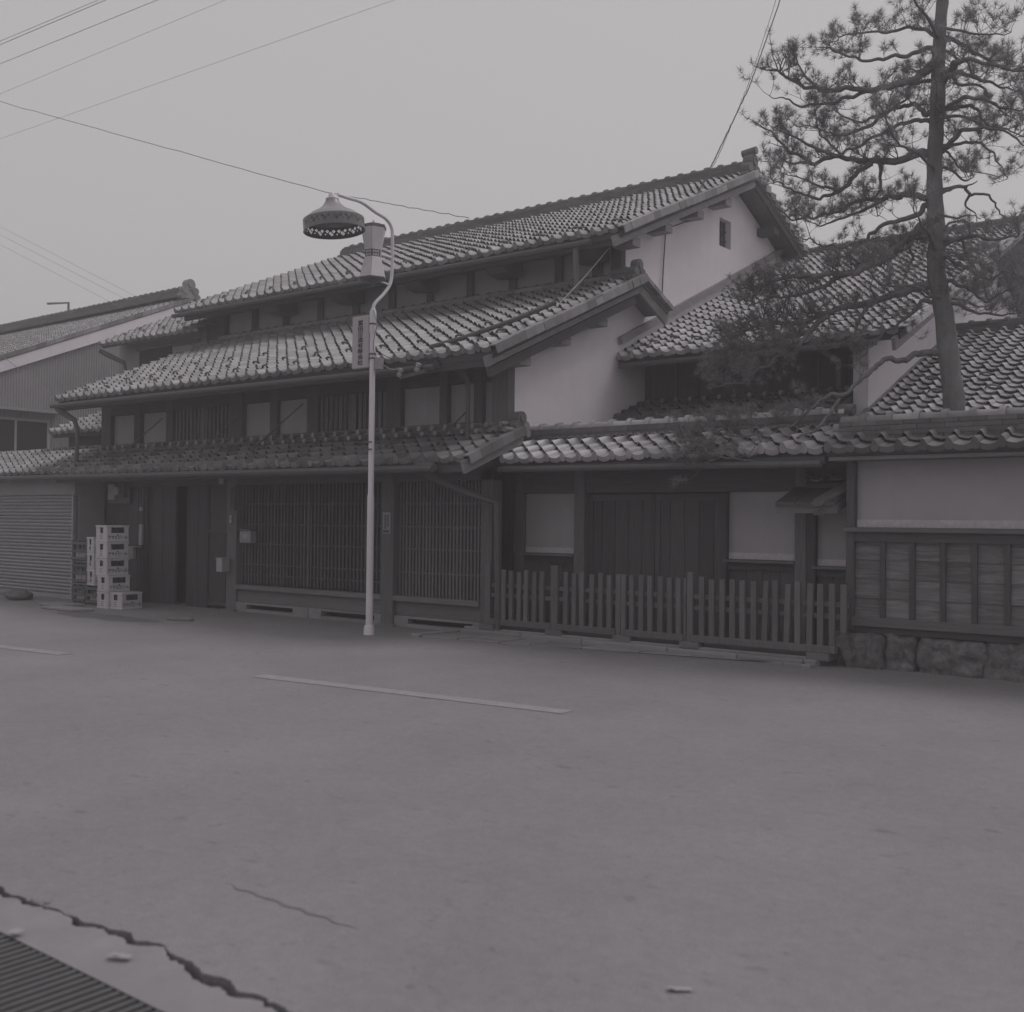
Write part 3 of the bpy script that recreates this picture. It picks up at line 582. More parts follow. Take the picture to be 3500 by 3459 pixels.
box('lintel', 'dark_h', G, -10.4, -4.78, 12.76, 12.95, 2.04, 2.42); box('core_wall', 'dark', G, -10.4, -4.8, 12.95, 13.05, 0, 2.5)
for x0, x1, m in ((-10.40, -10.24, 'wood'), (-10.03, -9.87, 'wood'), (-8.945, -8.765, 'wood'), (-6.565, -6.545, 'dark'), (-5.61, -5.46, 'wood'), (-5.455, -5.345, 'dark')):
    box('post', m, G, x0, x1, 12.74, 12.95, .1, 2.42 if m == 'wood' else 2.04, bevel=.006)
for x0, x1, z0, z1 in ((-10.24, -10.03, 1.17, 2.04), (-9.87, -8.945, 1.17, 2.04), (-6.545, -5.61, 1.17, 2.04), (-5.345, -4.95, 1.12, 2.04)):
    pn = box('plaster_panel', 'plaster_street', G, x0, x1, 12.83, 12.95, z0, z1); box('worn_band', 'plaster_low', pn, x0, x1, 12.822, 12.829, z0+.005, z0+.085)
    box('panel_sill', 'wood_h', G, x0-.03, x1+.0, 12.72, 12.95, z0-.035, z0-.002); box('panel_rail', 'dark_h', G, x0, x1, 12.80, 12.95, z0-.13, z0-.04)
    n = max(1, round((x1-x0)/.23)); bw_ = (x1-x0)/n
    for i in range(n): box('wainscot_board', 'dark', G, x0+i*bw_+.003, x0+(i+1)*bw_-.003, 12.83+random.uniform(0, .008), 12.9, .1, z0-.13)
for x0, x1 in ((-8.76, -7.675), (-7.665, -6.57)):
    d = box('gate_door', 'dark', G, x0, x1, 12.90, 12.95, .12, 2.03); n = 5; pwid = (x1-x0)/n
    for i in range(n): box('plank', 'dark', d, x0+i*pwid+.004, x0+(i+1)*pwid-.004, 12.87+random.uniform(0, .006), 12.899, .14, 2.0)
    box('stile', 'dark', d, x0, x0+.07, 12.85, 12.868, .14, 2.02); box('stile', 'dark', d, x1-.07, x1, 12.85, 12.868, .14, 2.02); box('top_rail', 'dark_h', d, x0+.07, x1-.07, 12.85, 12.868, 1.93, 2.02)
# little hood over the side door
hd = MB(); hd.prism([(12.2, 1.86), (12.22, 1.76), (12.8, 1.94), (12.8, 2.05)], 0, -5.62, -4.86); hd = hd.build('side_hood', 'wood_h', G)
for i in range(3): MB().prism([(12.16, 1.89), (12.16, 1.85), (12.8, 2.06), (12.8, 2.11)], 0, -5.6+i*.25, -5.36+i*.25).build('shingle', 'dark_h', hd)
b = MB(); b.beam((-5.12, 12.15, 1.86), (-4.82, 12.7, 2.16), .2, .05); b.build('loose_board', 'wood_h', hd)
b = MB(); b.beam((-5.1, 12.2, 1.76), (-4.84, 12.62, 1.99), .14, .06); b.build('loose_board', 'wood_h', hd)
hr, P, pw, ex = roof(G, T, 'hood_roof', -5.45, -4.95, 12.62, 2.14, .5, .25, eave=False)
T.done()

# ------------------------------------------------------------------ picket fence
F = thing('picket_fence', 'unpainted wooden picket fence standing before the gatehouse', 'fence', (-7.4, 12.05, 0))
for x0, x1, z1 in ((-9.985, -9.89, 1.03), (-8.82, -8.70, 1.03), (-7.765, -7.685, .95), (-7.68, -7.61, .95), (-6.71, -6.63, 1.02), (-6.76, -6.72, .95)):
    box('post', 'fence', F, x0, x1, 12.02, 12.11, .12, z1, bevel=.006)
PK = [MB().box(-.035, .035, -.022, .022, .2, z).mesh('picket', 'fence', bevel=.004) for z in (.925, .945, .935)]
xs = [-9.775+.1345*i for i in range(7)]+[-8.568+.1405*i for i in range(6)]+[-7.52+.142*i for i in range(6)]+[-6.503+.139*i for i in range(13)]
for x in xs: inst('picket', random.choice(PK), F, Matrix.Translation((x+random.gauss(0, .003), 12.03, random.gauss(0, .006)+(.015 if x > -8.6 else 0))) @ Matrix.Rotation(random.gauss(0, .011), 4, 'Y'))
inst('picket', MB().box(-.035, .035, -.022, .022, .40, .95).mesh('picket', 'fence', bevel=.004), F, Matrix.Translation((-4.70, 12.03, 0)))
for x0, x1 in ((-9.89, -8.82), (-8.70, -7.765), (-7.61, -6.76), (-6.63, -4.785)):
    x1 = -4.66 if x1 > -5 else x1
    for z in (.575, .715): box('rail', 'fence', F, x0, x1, 12.053, 12.078, z-.029, z+.029, bevel=.003)
    box('bottom_rail', 'fence', F, x0-.02, min(x1, -4.8)+.01, 12.0, 12.1, .155, .24, bevel=.006)
for x in (-9.94, -8.76, -7.66, -6.67, -5.0): stone_block(x-.14, x+.14, 12.0, 12.16, .06, .155, 'wood_h', 'footing', F)

# ------------------------------------------------------------------ garden wall
W = thing('garden_wall', 'plastered garden wall with tile coping, boarded base and rough stone footing', 'wall', (-3, 12.4, 0))
T = Tiles(W); WX = 1.5
box('plaster_face', 'plaster_street', W, -4.675, WX, 12.36, 12.6, 1.5, 2.5); b = box('worn_band', 'plaster_low', W, -4.675, WX, 12.345, 12.359, 1.603, 1.69)
box('corner_post', 'dark', W, -4.775, -4.678, 12.27, 12.6, .42, 2.45, bevel=.006); box('end_wall', 'plaster', W, -4.77, -4.68, 12.6, 12.95, .4, 2.45)
box('cap_board', 'wood_h', W, -4.80, WX, 12.22, 12.36, 1.545, 1.60, bevel=.006); box('top_rail', 'dark_h', W, -4.676, WX, 12.28, 12.36, 1.44, 1.54)
k = 0; x = -4.69
while x < WX:
    x1 = (-4.355, -4.025, -3.692, -3.361)[k] if k < 4 else x+.334
    for z0, z1 in ((1.232, 1.45), (1.016, 1.245), (.796, 1.03), (.565, .81)):
        MB().prism([(12.318, z0), (12.335, z0), (12.35, z1), (12.333, z1)], 0, x, x1).build('board', 'board', W)
    if x1 < WX: box('batten', 'dark', W, x1-.029, x1+.029, 12.285, 12.33, .576, 1.44, bevel=.004)
    x = x1; k += 1
box('sill_beam', 'wood_h', W, -4.70, WX, 12.26, 12.36, .47, .575, bevel=.006); box('under_beam', 'dark_h', W, -4.76, WX, 12.31, 12.5, .395, .468)
def boulder(x0, x1, y0, y1, z1, seed, par, name='stone'):
    bm = bmesh.new(); bmesh.ops.create_cube(bm, size=2); bmesh.ops.subdivide_edges(bm, edges=bm.edges, cuts=15, use_grid_fill=True)
    b = MB(); vs = []; S = Vector((seed, seed*.7, -seed))
    for v in bm.verts:
        c = v.co.copy(); p4 = (abs(c.x)**6+abs(c.y)**6+abs(c.z)**6)**(1/6); c /= p4
        q = Vector((c.x*(x1-x0), c.y*(y1-y0), c.z*z1))
        d = 1+.12*noise.noise(c*1.2+S)+.09*noise.noise(q*4+S)+.05*noise.noise(q*11+S)+.02*noise.noise(q*29+S)
        f_ = .13*(abs(noise.noise(q*3+S*2))-.25)+.05*abs(noise.noise(q*9+S))
        c *= d; vs.append(((x0+x1)/2+c.x*(x1-x0)/2*1.02, (y0+y1)/2+c.y*((y1-y0)/2+f_), (z1-.1)/2+c.z*(z1+.1)/2))
    b.add(vs, [tuple(v.index for v in f.verts) for f in bm.faces]); bm.free(); return b.build(name, 'stone', par, smooth='all')
for i, (a, c, z) in enumerate(((-4.97, -4.32, .385), (-4.33, -3.985, .40), (-3.985, -3.25, .385), (-3.26, -2.6, .41), (-2.6, -1.9, .39), (-1.9, -1.3, .4), (-1.3, -.5, .38), (-.5, .3, .4), (.3, 1.4, .39))): boulder(a, c, 12.28 if i else 12.2, 12.75, z, i*3.3, W)
wr, P, pw, ex = roof(W, T, 'coping', -4.93, WX, 12.0, 2.475, .44, .44, m='tile_dark', slab=.06)  # darker tile colour paints in the shade lying on the coping
box('eave_board', 'wood_h', W, -4.9, WX, 12.05, 12.4, 2.36, 2.40)
ridge(W, 'wall_ridge', -4.9, WX, 12.46, 2.60, .23, .26, 4, capm='tile')  # caps paler than the ridge body, their lit tops put into the colour
b = MB(); b.prism([(12.55, 2.66), (12.95, 2.47), (12.93, 2.4), (12.5, 2.6)], 0, -4.9, WX); b.build('back_slope', 'tile_dark', W)
ornament(W, -4.96, 12.46, 2.56, .62, 'tile', -1)
T.done()

# ------------------------------------------------------------------ rear wing and storehouse
Q = thing('rear_wing', 'rear tiled wing with dark boarded front behind the gatehouse', 'house wing', (-8, 16.2, 0))
T = Tiles(Q)
wgr, P, pw, ex = roof(Q, T, 'wing_roof', -9.86, -5.2, 15.25, 4.36, .437, 7.5, m='tile_pale', verge=1)
guards(Q, wgr, P, pw, -9.86, ex, math.atan(.437), (2, 3), 3, 16)
ridge(Q, 'wing_ridge', -9.8, -5.2, 22.2, 7.30, .2, .32, 4)
box('front_wall', 'dark', Q, -9.88, -6.09, 16.17, 16.3, 0, 4.75)
MB().tube([(-9.8, 15.22, 4.22), (-5.5, 15.22, 4.22)], .045, 8).build('eave_gutter', 'pipe', Q, smooth=True)
MB().tube([(-6.36, 15.3, 4.2), (-6.36, 16.0, 4.1), (-6.36, 16.05, 3.5)], .045, 8).build('downpipe', 'wood', Q, smooth=True)
for i in range(9): box('batten', 'dark', Q, -9.7+i*.42, -9.65+i*.42, 16.14, 16.168, 3.6, 4.7)
b = MB(); b.prism([(15.9, 0), (24.5, 0), (24.5, 6.2), (22.2, 7.15), (16.0, 4.48), (15.9, 4.44)], 0, -6.09, -5.86); b.build('gable_wall', 'plaster', Q)
MB().beam((-5.25, 15.2, 4.16), (-5.25, 22.2, 7.22), .05, .18).build('bargeboard', 'wood_y', Q)
b = MB(); b.prism([(22.25, 7.36), (25, 6.16), (24.96, 6.06), (22.2, 7.26)], 0, -9.86, -5.2); b.build('back_slope', 'tile_dark', Q)
ip, P, pw, ex = roof(Q, T, 'inner_pent_roof', -9.86, -6.12, 15.15, 3.32, .36, 1.02, m='tile_dark')
box('pent_flashing', 'wood_h', Q, -9.86, -6.12, 16.08, 16.168, 3.66, 3.72)
FR = MB().tube([(0, -.1, 0), (0, .04, .01)], .035, 7).mesh('flashing_roll', 'tile', smooth=True)
for i in range(14): inst('flashing_roll', FR, ip, Matrix.Translation((-9.7+i*.268, 16.08, 3.70)))
T.done()
Q = thing('storehouse', 'rear storehouse roof of pale curved tiles behind the garden wall', 'storehouse', (-2, 17, 0))
T = Tiles(Q)
sr, P, pw, ex = roof(Q, T, 'storehouse_roof', -5.8, 2.0, 15.35, 3.06, .428, 5.0, m='tile_pale', verge=0)
for i in range(20): T.add('verge', 'tile', sr, Matrix.Translation(P(-5.9, i*.245, .02)) @ Matrix.Rotation(math.atan(.428), 4, 'X'), 'verge_tile')
guards(Q, sr, P, pw, -5.8, ex, math.atan(.428), (5, 8), 3, 29)
ridge(Q, 'storehouse_ridge', -5.8, 2.0, 20.0, 4.98, .18, .3, 4)
box('front_wall', 'plaster', Q, -5.8, 2, 16.2, 16.4, 0, 3.3); b = MB(); b.prism([(20.05, 5.03), (24, 3.4), (23.9, 3.3), (20, 4.93)], 0, -5.8, 2); b.build('back_slope', 'tile_dark', Q)
T.done()

# ------------------------------------------------------------------ left neighbours
A = thing('shutter_garage', 'low garage with a grey roller shutter and pale tile roof beside the crates', 'garage', (-21.6, 11.6, 0))
T = Tiles(A)
ga, P, pw, ex = roof(A, T, 'garage_roof', -27.7, -20.5, 11.2, 2.5, .38, 1.75)
for i in range(7): MB().beam((-20.5, 11.25+i*.2, 2.54+i*.076), (-20.5, 11.46+i*.2, 2.64+i*.076), .12, .05).build('seam_tile', 'tile', A)
MB().tube([(-27.7, 11.13, 2.42), (-20.3, 11.13, 2.40)], .05, 8).build('eave_gutter', 'pipe', A, smooth=True)
box('front_panel', 'wall_grey', A, -27.7, -20.1, 11.5, 11.6, 2.07, 2.5); box('side_wall', 'wall_grey', A, -20.2, -20.1, 11.6, 12.15, 0, 2.5); box('guide_rail', 'white', A, -20.13, -20.095, 11.46, 11.5, 0, 2.07)
box('back_wall', 'wall_grey', A, -27.7, -20.75, 12.95, 13.05, 0, 3.1)
sh = box('shutter', 'shutter', A, -27.7, -20.14, 11.56, 11.58, 0, 2.07)
SL = MB().prism([(11.555, 0), (11.535, .012), (11.523, .035), (11.535, .058), (11.555, .069)], 0, -27.7, -20.14).mesh('slat', 'shutter')
for i in range(28): inst('slat', SL, sh, Matrix.Translation((0, 0, .09+i*.0705)))
box('bottom_bar', 'shutter', sh, -27.7, -20.14, 11.515, 11.555, 0, .085)
T.done()
A = thing('lean_to', 'small tiled lean-to roof squeezed between garage and corrugated warehouse', 'lean-to', (-22, 13, 0))
T = Tiles(A)
la, P, pw, ex = roof(A, T, 'lean_to_roof', -23.3, -20.78, 12.7, 3.50, .42, 1.5); box('front_wall', 'dark', A, -23.2, -20.8, 13.1, 13.2, 0, 3.6)
for i in range(3): box('rack_bar', 'dark', A, -21.6+i*.3, -21.56+i*.3, 13.05, 13.09, 3.6, 4.25)
T.done()
N = thing('warehouse', 'tall warehouse with corrugated gable wall and pale verge band at the left', 'warehouse', (-32, 19.6, 0))
T = Tiles(N); NX, NY, NR = -28.0, 19.6, 8.22; zn = lambda y: NR-.2-.43*abs(y-NY)
nr, P, pw, ex = roof(N, T, 'warehouse_roof', -46, NX, 12.72, 5.24, .43, 7.45)
ridge(N, 'warehouse_ridge', -46, NX-.1, NY, NR+.1, .26, .38, 4)
ornament(N, NX+.02, NY, NR+.03, 1.4, 'tile')
b = MB(); b.prism([(NY+.05, NR+.12), (26.5, 5.3), (26.4, 5.2), (NY, NR)], 0, -46, NX); b.build('back_slope', 'tile_dark', N)
for ya, yb in ((12.72, NY), (NY, 26.4)):
    k = 26; z = lambda y: NR+.03-.43*abs(y-NY)
    for i in range(k):
        y0 = ya+(yb-ya)*i/k; y1 = ya+(yb-ya)*(i+1)/k
        MB().prism([(y0+.004, z(y0)-.1), (y1-.004, z(y1)-.1), (y1-.004, z(y1)+.03), (y0+.004, z(y0)+.03)], 0, NX-.12, NX+.05+random.uniform(0, .006)).build('verge_tile', 'tile', nr)
MB().prism([(12.72, 5.17), (NY, 8.12), (26.4, 5.17), (26.4, 4.88), (NY, 7.79), (12.72, 4.88)], 0, NX-.1, NX+.03).build('verge_band', 'plaster', N)
b = MB(); pts = [(13.2+.0381*i, NX-.06+(.012 if i % 2 else -.012)) for i in range(335)]
b.add([(x, y, z) for y, x in pts for z in (0, zn(y)-.05)], [(2*i, 2*i+2, 2*i+3, 2*i+1) for i in range(len(pts)-1)]); b.build('corrugated_wall', 'corr', N)
box('front_wall', 'wall_grey', N, -46, NX-.08, 13.2, 13.3, 0, 5.2)
box('window_ledge', 'corr', N, NX-.05, NX+.28, 12.9, 15.5, 4.40, 4.47); nw = box('window', 'black', N, NX-.04, NX-.02, 13.3, 15.2, 3.35, 4.16)
for bb in ((13.3, 15.27, 4.16, 4.23), (15.2, 15.27, 3.35, 4.16), (14.3, 14.36, 3.35, 4.16)): box('frame', 'white', nw, NX-.03, NX+.0, *bb)
box('blind', 'plaster', nw, NX-.018, NX-.012, 13.4, 13.75, 3.55, 3.95)
T.done()
t = thing('roof_frame', 'thin pipe frame rising beyond the warehouse ridge at far left', 'pipe frame', (-41, 23, 8)); MB().tube([(-40.9, 23, 7.5), (-40.9, 23, 10.2), (-42.5, 23, 10.35)], .05, 6).build('pipe', 'steel', t); MB().tube([(-41.5, 23, 8.9), (-41.5, 22.9, 8.9)], .32, 14).build('disc', 'steel', t)

# ------------------------------------------------------------------ street lamp, lantern, shop sign
L = thing('street_lamp', 'tall curved grey street lamp with a perforated bell shade', 'street lamp', (-11.18, 10.9, 0))
LX, LY = -11.18, 10.9
MB().lathe([(.0, -.02), (.085, -.02), (.08, .0), (.075, .1), (.068, .13), (.052, .135), (.051, 1.9), (.050, 1.97), (.043, 2.0), (.041, 3.8), (.039, 4.3)], Matrix.Translation((LX, LY, 0)), 20).build('pole', 'pole', L, smooth=True)
MB().lathe([(.041, 4.28), (.049, 4.30), (.049, 4.60), (.03, 4.64), (.02, 4.66)], Matrix.Translation((LX, LY, 0)), 20).build('sleeve', 'pole', L, smooth=True)
def smooth_path(p, n=6):
    p = [Vector(q) for q in p]; out = []
    for i in range(len(p)-1):
        a, b_, c, d = p[max(i-1, 0)], p[i], p[i+1], p[min(i+2, len(p)-1)]
        for k in range(n):
            t = k/n; out.append(.5*((2*b_)+(c-a)*t+(2*a-5*b_+4*c-d)*t*t+(3*b_-a-3*c+d)*t**3))
    return out+[p[-1]]
MB().tube(smooth_path([(LX, 10.9, 4.62), (LX, 10.93, 4.72), (LX, 11.10, 4.88), (LX, 11.23, 5.05), (LX, 11.27, 5.25), (LX, 11.27, 5.75), (LX, 11.235, 5.90), (LX, 11.12, 5.985), (LX, 10.92, 6.03), (LX, 10.65, 6.105), (LX, 10.39, 6.105), (LX, 10.2, 6.105)]), .025, 10).build('arm', 'pole', L, smooth=True)
SM = Matrix.Translation((LX, 10.13, 5.72)) @ Matrix.Rotation(R(-5), 4, _f)
MB().lathe([(.0, .40), (.03, .395), (.045, .37), (.05, .33), (.085, .32), (.09, .305)], SM, 20).build('cap', 'pole', L, smooth=True)
MB().lathe([(.085, .31), (.093, .28), (.115, .24), (.15, .20), (.195, .165), (.25, .135), (.31, .105), (.37, .06), (.418, .024)], SM, 40).build('shade_cone', 'shade_top', L, smooth=True)
b = MB(); ns, nrw = 176, 11; hz = lambda j: .025-.157*j/nrw
vs = [SM @ Vector((.418*math.cos(2*math.pi*k/ns), .418*math.sin(2*math.pi*k/ns), hz(j))) for j in range(nrw+1) for k in range(ns)]
HP = {(0, 3), (1, 2), (1, 4), (2, 3), (3, 5), (4, 4), (4, 6), (5, 5), (6, 3), (7, 2), (7, 4), (8, 3), (3, 7), (2, 6), (9, 6)}
fs = [(j*ns+k, j*ns+(k+1) % ns, (j+1)*ns+(k+1) % ns, (j+1)*ns+k) for j in range(nrw) for k in range(ns) if (k % 11, j) not in HP]
b.add(vs, fs); b.build('shade_drum', 'shade', L, smooth=True)
MB().lathe([(.0, -.06), (.08, -.06), (.1, -.02), (.1, .1)], SM, 20).build('lamp_holder', 'shade', L, smooth=True)
MB().lathe([(.405, -.128), (.423, -.128), (.423, -.137), (.405, -.137)], SM, 60).build('shade_rim', 'shade', L, smooth=True)
for z in (4.42, 3.93, 3.99): MB().lathe([(.047, z-.012), (.053, z-.012), (.053, z+.012), (.047, z+.012)], Matrix.Translation((LX, LY, 0)), 16).build('clamp', 'steel', L, smooth=True)
MB().beam((LX-.12, LY-.05, 2.74), (LX+.05, LY-.05, 2.735), .02, .02).build('peg', 'steel', L); MB().beam((LX-.08, LY-.05, 2.63), (LX+.05, LY-.05, 2.63), .02, .02).build('peg', 'steel', L)
box('junction_box', 'wall_grey', L, LX+.06, LX+.16, LY-.02, LY+.06, 3.77, 3.93)
MB().tube(smooth_path([(LX+.03, LY-.02, 4.62), (LX+.08, LY-.03, 4.5), (LX+.11, LY-.03, 4.38)]), .008, 5).build('lead_wire', 'cable_pale', L); MB().tube(smooth_path([(LX+.11, LY-.03, 4.38), (LX+.06, LY-.05, 4.1), (LX+.09, LY, 3.92)]), .005, 5).build('lead_wire', 'cable', L)
K = thing('lantern', 'hourglass shaped hexagonal lantern hung beside the curved lamp arm', 'lantern', (LX, 10.885, 5.0))
KM = Matrix.Translation((LX, 10.885, 0)) @ Matrix.Rotation(R(8), 4, 'Z')
for z0, z1, r0, r1 in ((5.075, 5.367, .20, .128), (5.469, 5.80, .128, .192)):
    for k in range(6):
        a0, a1 = math.pi*k/3+.012, math.pi*(k+1)/3-.012
        q = [KM @ Vector((r_*math.cos(a), r_*math.sin(a), z)) for r_, a, z in ((r0, a0, z0), (r0, a1, z0), (r1, a1, z1), (r1, a0, z1), (r0-.02, a0, z0), (r0-.02, a1, z0), (r1-.02, a1, z1), (r1-.02, a0, z1))]
        MB().add(q, [(0, 1, 2, 3), (7, 6, 5, 4), (0, 4, 5, 1), (1, 5, 6, 2), (2, 6, 7, 3), (3, 7, 4, 0)]).build('panel', 'lantern', K)
bd = MB().lathe([(.122, 5.367), (.124, 5.469)], KM, 6).build('waist_band', 'lantern_trim', K)
for k in range(6):
    a = math.pi*k/3+math.pi/6; c = KM @ Vector((.1075*math.cos(a)+.001, .1075*math.sin(a), 0)); ex_ = (KM.to_3x3() @ Vector((-math.sin(a), math.cos(a), 0)))
    for r_ in range(2):
        for i in range(4):
            o = c+ex_*((i-1.5)*.024)+Vector((0, 0, 5.395+r_*.046)); nn = (KM.to_3x3() @ Vector((math.cos(a), math.sin(a), 0)))
            M = Matrix(((ex_.x, nn.x, 0, o.x), (ex_.y, nn.y, 0, o.y), (ex_.z, nn.z, 1, o.z), (0, 0, 0, 1))); MB().xbox(M, .013, .006, .03).build('pierced_spot', 'lantern', bd)
MB().lathe([(0, 5.86), (.09, 5.855), (.13, 5.84), (.13, 5.825), (.198, 5.82), (.2, 5.785), (.185, 5.78), (0, 5.78)], KM, 6).build('top_cap', 'lantern_trim', K); MB().lathe([(.0, 5.91), (.014, 5.905), (.018, 5.86)], KM, 10).build('finial', 'lantern', K, smooth=True)
MB().lathe([(0, 5.0), (.02, 4.99), (.1, 5.03), (.203, 5.055), (.208, 5.075), (0, 5.075)], KM, 6).build('base_cap', 'lantern_trim', K); MB().lathe([(0, 4.95), (.018, 4.955), (.02, 5.01)], KM, 10).build('drop', 'steel', K, smooth=True)
MB().tube([(LX, 10.98, 5.44), (LX, 11.26, 5.44)], .017, 8).build('bracket', 'pole', K, smooth=True); MB().beam((LX, 11.02, 5.06), (LX, 11.25, 5.04), .03, .02).build('bracket', 'pole', K)
S = thing('shop_sign', 'white upright shop sign with black Japanese lettering strapped to the lamp pole', 'sign', (-11.4, 10.89, 3.8))
MB().box(-11.575, -11.235, 10.865, 10.925, 3.80, 4.555).build('board', 'sign', S, bevel=.012)
b = MB()
for i, ch in enumerate('冨田酒造有限会社'): put_text(b, ch, .085, (-11.395, 10.862, 4.425-i*.0815), (1, 0, 0), (0, 0, 1), sx=1.32, sy=.93)
b.build('lettering', 'ink', S)

# ------------------------------------------------------------------ crates and bottles by the garage
def crate(lab, cx, cy, z, rot, front='text', grp='pale plastic beer crates stacked by the garage'):
    t = thing('beer_crate', lab, 'crate', (0, 0, 0), grp); W_, D_, H_ = .345, .43, .292
    b = MB(); w2, d2 = W_/2, D_/2
    b.box(-w2-.008, w2+.008, -d2-.008, d2+.008, H_-.035, H_-.0005); b.build('rim', 'crate', t); MB().box(-w2-.004, w2+.004, -d2-.004, d2+.004, .0, .03).build('base_band', 'crate', t)
    b = MB(); th = .014
    for s in (-1, 1):
        y0, y1 = sorted((s*d2, s*(d2-th))); b.box(-w2, -w2*.34, y0, y1, .03, H_-.035); b.box(w2*.28, w2, y0, y1, .03, H_-.035); b.box(-w2*.34, w2*.28, y0, y1, .03, .15)
        x0, x1 = sorted((s*w2, s*(w2-th))); b.box(x0, x1, -d2+th, -d2*.62, .03, H_-.035); b.box(x0, x1, d2*.62, d2-th, .03, H_-.035); b.box(x0, x1, -d2*.62, d2*.62, .03, .155)
    b.build('shell', 'crate', t)
    b = MB().box(-w2+.02, w2-.02, -d2+.02, d2-.02, .02, .14)
    for i in range(4):
        for j in range(5): b.tube([(-.12+i*.08, -.16+j*.08, .14), (-.12+i*.08, -.16+j*.08, .24)], .03, 6)
    b.build('bottle_rack', 'glass', t)
    for sx in (-1, 1):                                     # moulded corner ribs
        for k in range(2): box('rib', 'crate', t, *(sorted((sx*(w2-.02-.04*k), sx*(w2-.028-.04*k)))), -d2-.004, -d2, .03, H_-.035)
    ink = MB()
    put_text(ink, 'アサヒビール', .07, (w2+.002, 0, .052), (0, 1, 0), (0, 0, 1), sx=.95)
    ink.prism([(.016*math.cos(k*.5236), .118+.016*math.sin(k*.5236)) for k in range(12)], 0, w2, w2+.003)
    ink.build('lettering', 'ink', t)
    e = MB()
    if front == 'text':
        for i in range(3): e.box(-.05, .03, -d2-.003, -d2, .045+i*.033, .056+i*.033)
    else:
        for k in range(20):
            a0, a1 = k*.31416, (k+1)*.31416
            e.add([(q*math.cos(a)-.005, -d2-.0025, .09+q*1.1*math.sin(a)) for a, q in ((a0, .05), (a1, .05), (a1, .043), (a0, .043))], [(0, 1, 2, 3)])
        e.beam((-.03, -d2-.003, .065), (-.005, -d2-.003, .125), .004, .01, (0, 1, 0)); e.beam((.02, -d2-.003, .065), (-.005, -d2-.003, .125), .004, .01, (0, 1, 0)); e.beam((-.02, -d2-.003, .085), (.012, -d2-.003, .085), .004, .008, (0, 1, 0))
    e.build('emblem', 'steel', t)
    t.location = (cx, cy, z); t.rotation_euler = (0, 0, rot)
p_ = .2975
for i, (dx, lab) in enumerate(((0, 'bottom crate of the tall five-high stack, half hidden by a lone crate'), (0, 'second crate from the ground in the tall five-high stack'), (-.045, 'middle crate of the tall five-high stack'), (-.05, 'fourth crate up in the tall five-high stack, under the top one'), (-.05, 'topmost crate of the tall five-high stack by the plank wall'))):
    crate(lab, -17.81+dx, 10.968+dx*.2, .002+i*p_, R(2+random.uniform(-1.2, 1.2)))
crate('lone pale crate on the ground in front of the tall stack', -17.52, 11.03, .002, R(7))
for i, lab in enumerate(('lowest crate with a round emblem in the short stack on wooden crates', 'middle crate with a round emblem in the short stack on wooden crates', 'topmost crate with a round emblem in the short stack on wooden crates')):
    crate(lab, -18.5-.015*i, 11.16, .372+i*p_, R(-9-i), 'emblem')
def bottle(cx, cy, z, grp, lab):
    if 'bottle' not in MESH:
        I = Matrix.Identity(4)
        MESH['bottle'] = MB().lathe([(0, 0), (.048, .0), (.05, .02), (.05, .19), (.042, .24), (.018, .29), (.016, .345), (.019, .35), (.019, .365), (0, .366)], I, 10).mesh('bottle', 'glass', smooth=True)
        MESH['blabel'] = MB().lathe([(.0512, .05), (.0512, .15)], I, 10).mesh('label', 'label', smooth=True)
    o = bpy.data.objects.new('bottle', MESH['bottle']); COL.objects.link(o); o.location = (cx, cy, z); o.rotation_euler = (random.gauss(0, .04), random.gauss(0, .04), random.uniform(0, 6)); tag(o, lab, 'bottle', grp)
    c = bpy.data.objects.new('label', MESH['blabel']); COL.objects.link(c); c.parent = o
def wood_crate(lab, x0, x1, y0, y1, z0, h, grp2, blab, rot=0):
    t = thing('wooden_crate', lab, 'crate', (x0, y0, z0), 'dark wooden bottle crates by the shutter')
    box('base', 'crate_wood', t, x0, x1, y0, y1, z0, z0+.03)
    for a in (x0, x1-.05):
        for c in (y0, y1-.03): box('corner_slat', 'crate_wood', t, a, a+.05, c, c+.03, z0+.03, z0+h)
    for z in (z0+.05, z0+h*.45, z0+h-.075):
        for c in (y0-.014, y1): box('slat', 'crate_wood', t, x0, x1, c, c+.014, z, z+.05)
        for a in (x0-.014, x1): box('slat', 'crate_wood', t, a, a+.014, y0, y1, z, z+.05)
    n = int((x1-x0-.04)/.112)
    for j in range(3):
        for i in range(n): bottle(x0+.05+(i+.5)*(x1-x0-.1)/n, y0+.075+j*.115, z0+.031, grp2, blab)
wood_crate('dark wooden crate of bottles standing on the ground beside the shutter', -19.2, -18.78, 10.98, 11.36, .0, .36, 'bottles in the ground crate by the shutter', 'dark bottle standing in the ground crate beside the shutter')
wood_crate('dark wooden crate of bottles on the ground under the emblem crates', -18.75, -18.2, 10.98, 11.36, .0, .36, 'bottles in the crate under the emblem crates', 'dark bottle in the crate under the emblem crates')
wood_crate('dark wooden crate of bottles in the middle of the left pile', -19.24, -18.72, 10.98, 11.36, .365, .41, 'bottles in the middle crate of the left pile', 'dark bottle in the middle wooden crate of the left pile')
wood_crate('dark wooden crate of bottles on top of the left pile', -19.26, -18.73, 10.98, 11.36, .78, .41, 'bottles in the top crate of the left pile', 'dark bottle in the top wooden crate of the left pile')
b = MB(); bm = bmesh.new(); bmesh.ops.create_icosphere(bm, subdivisions=4, radius=1)
vs = []
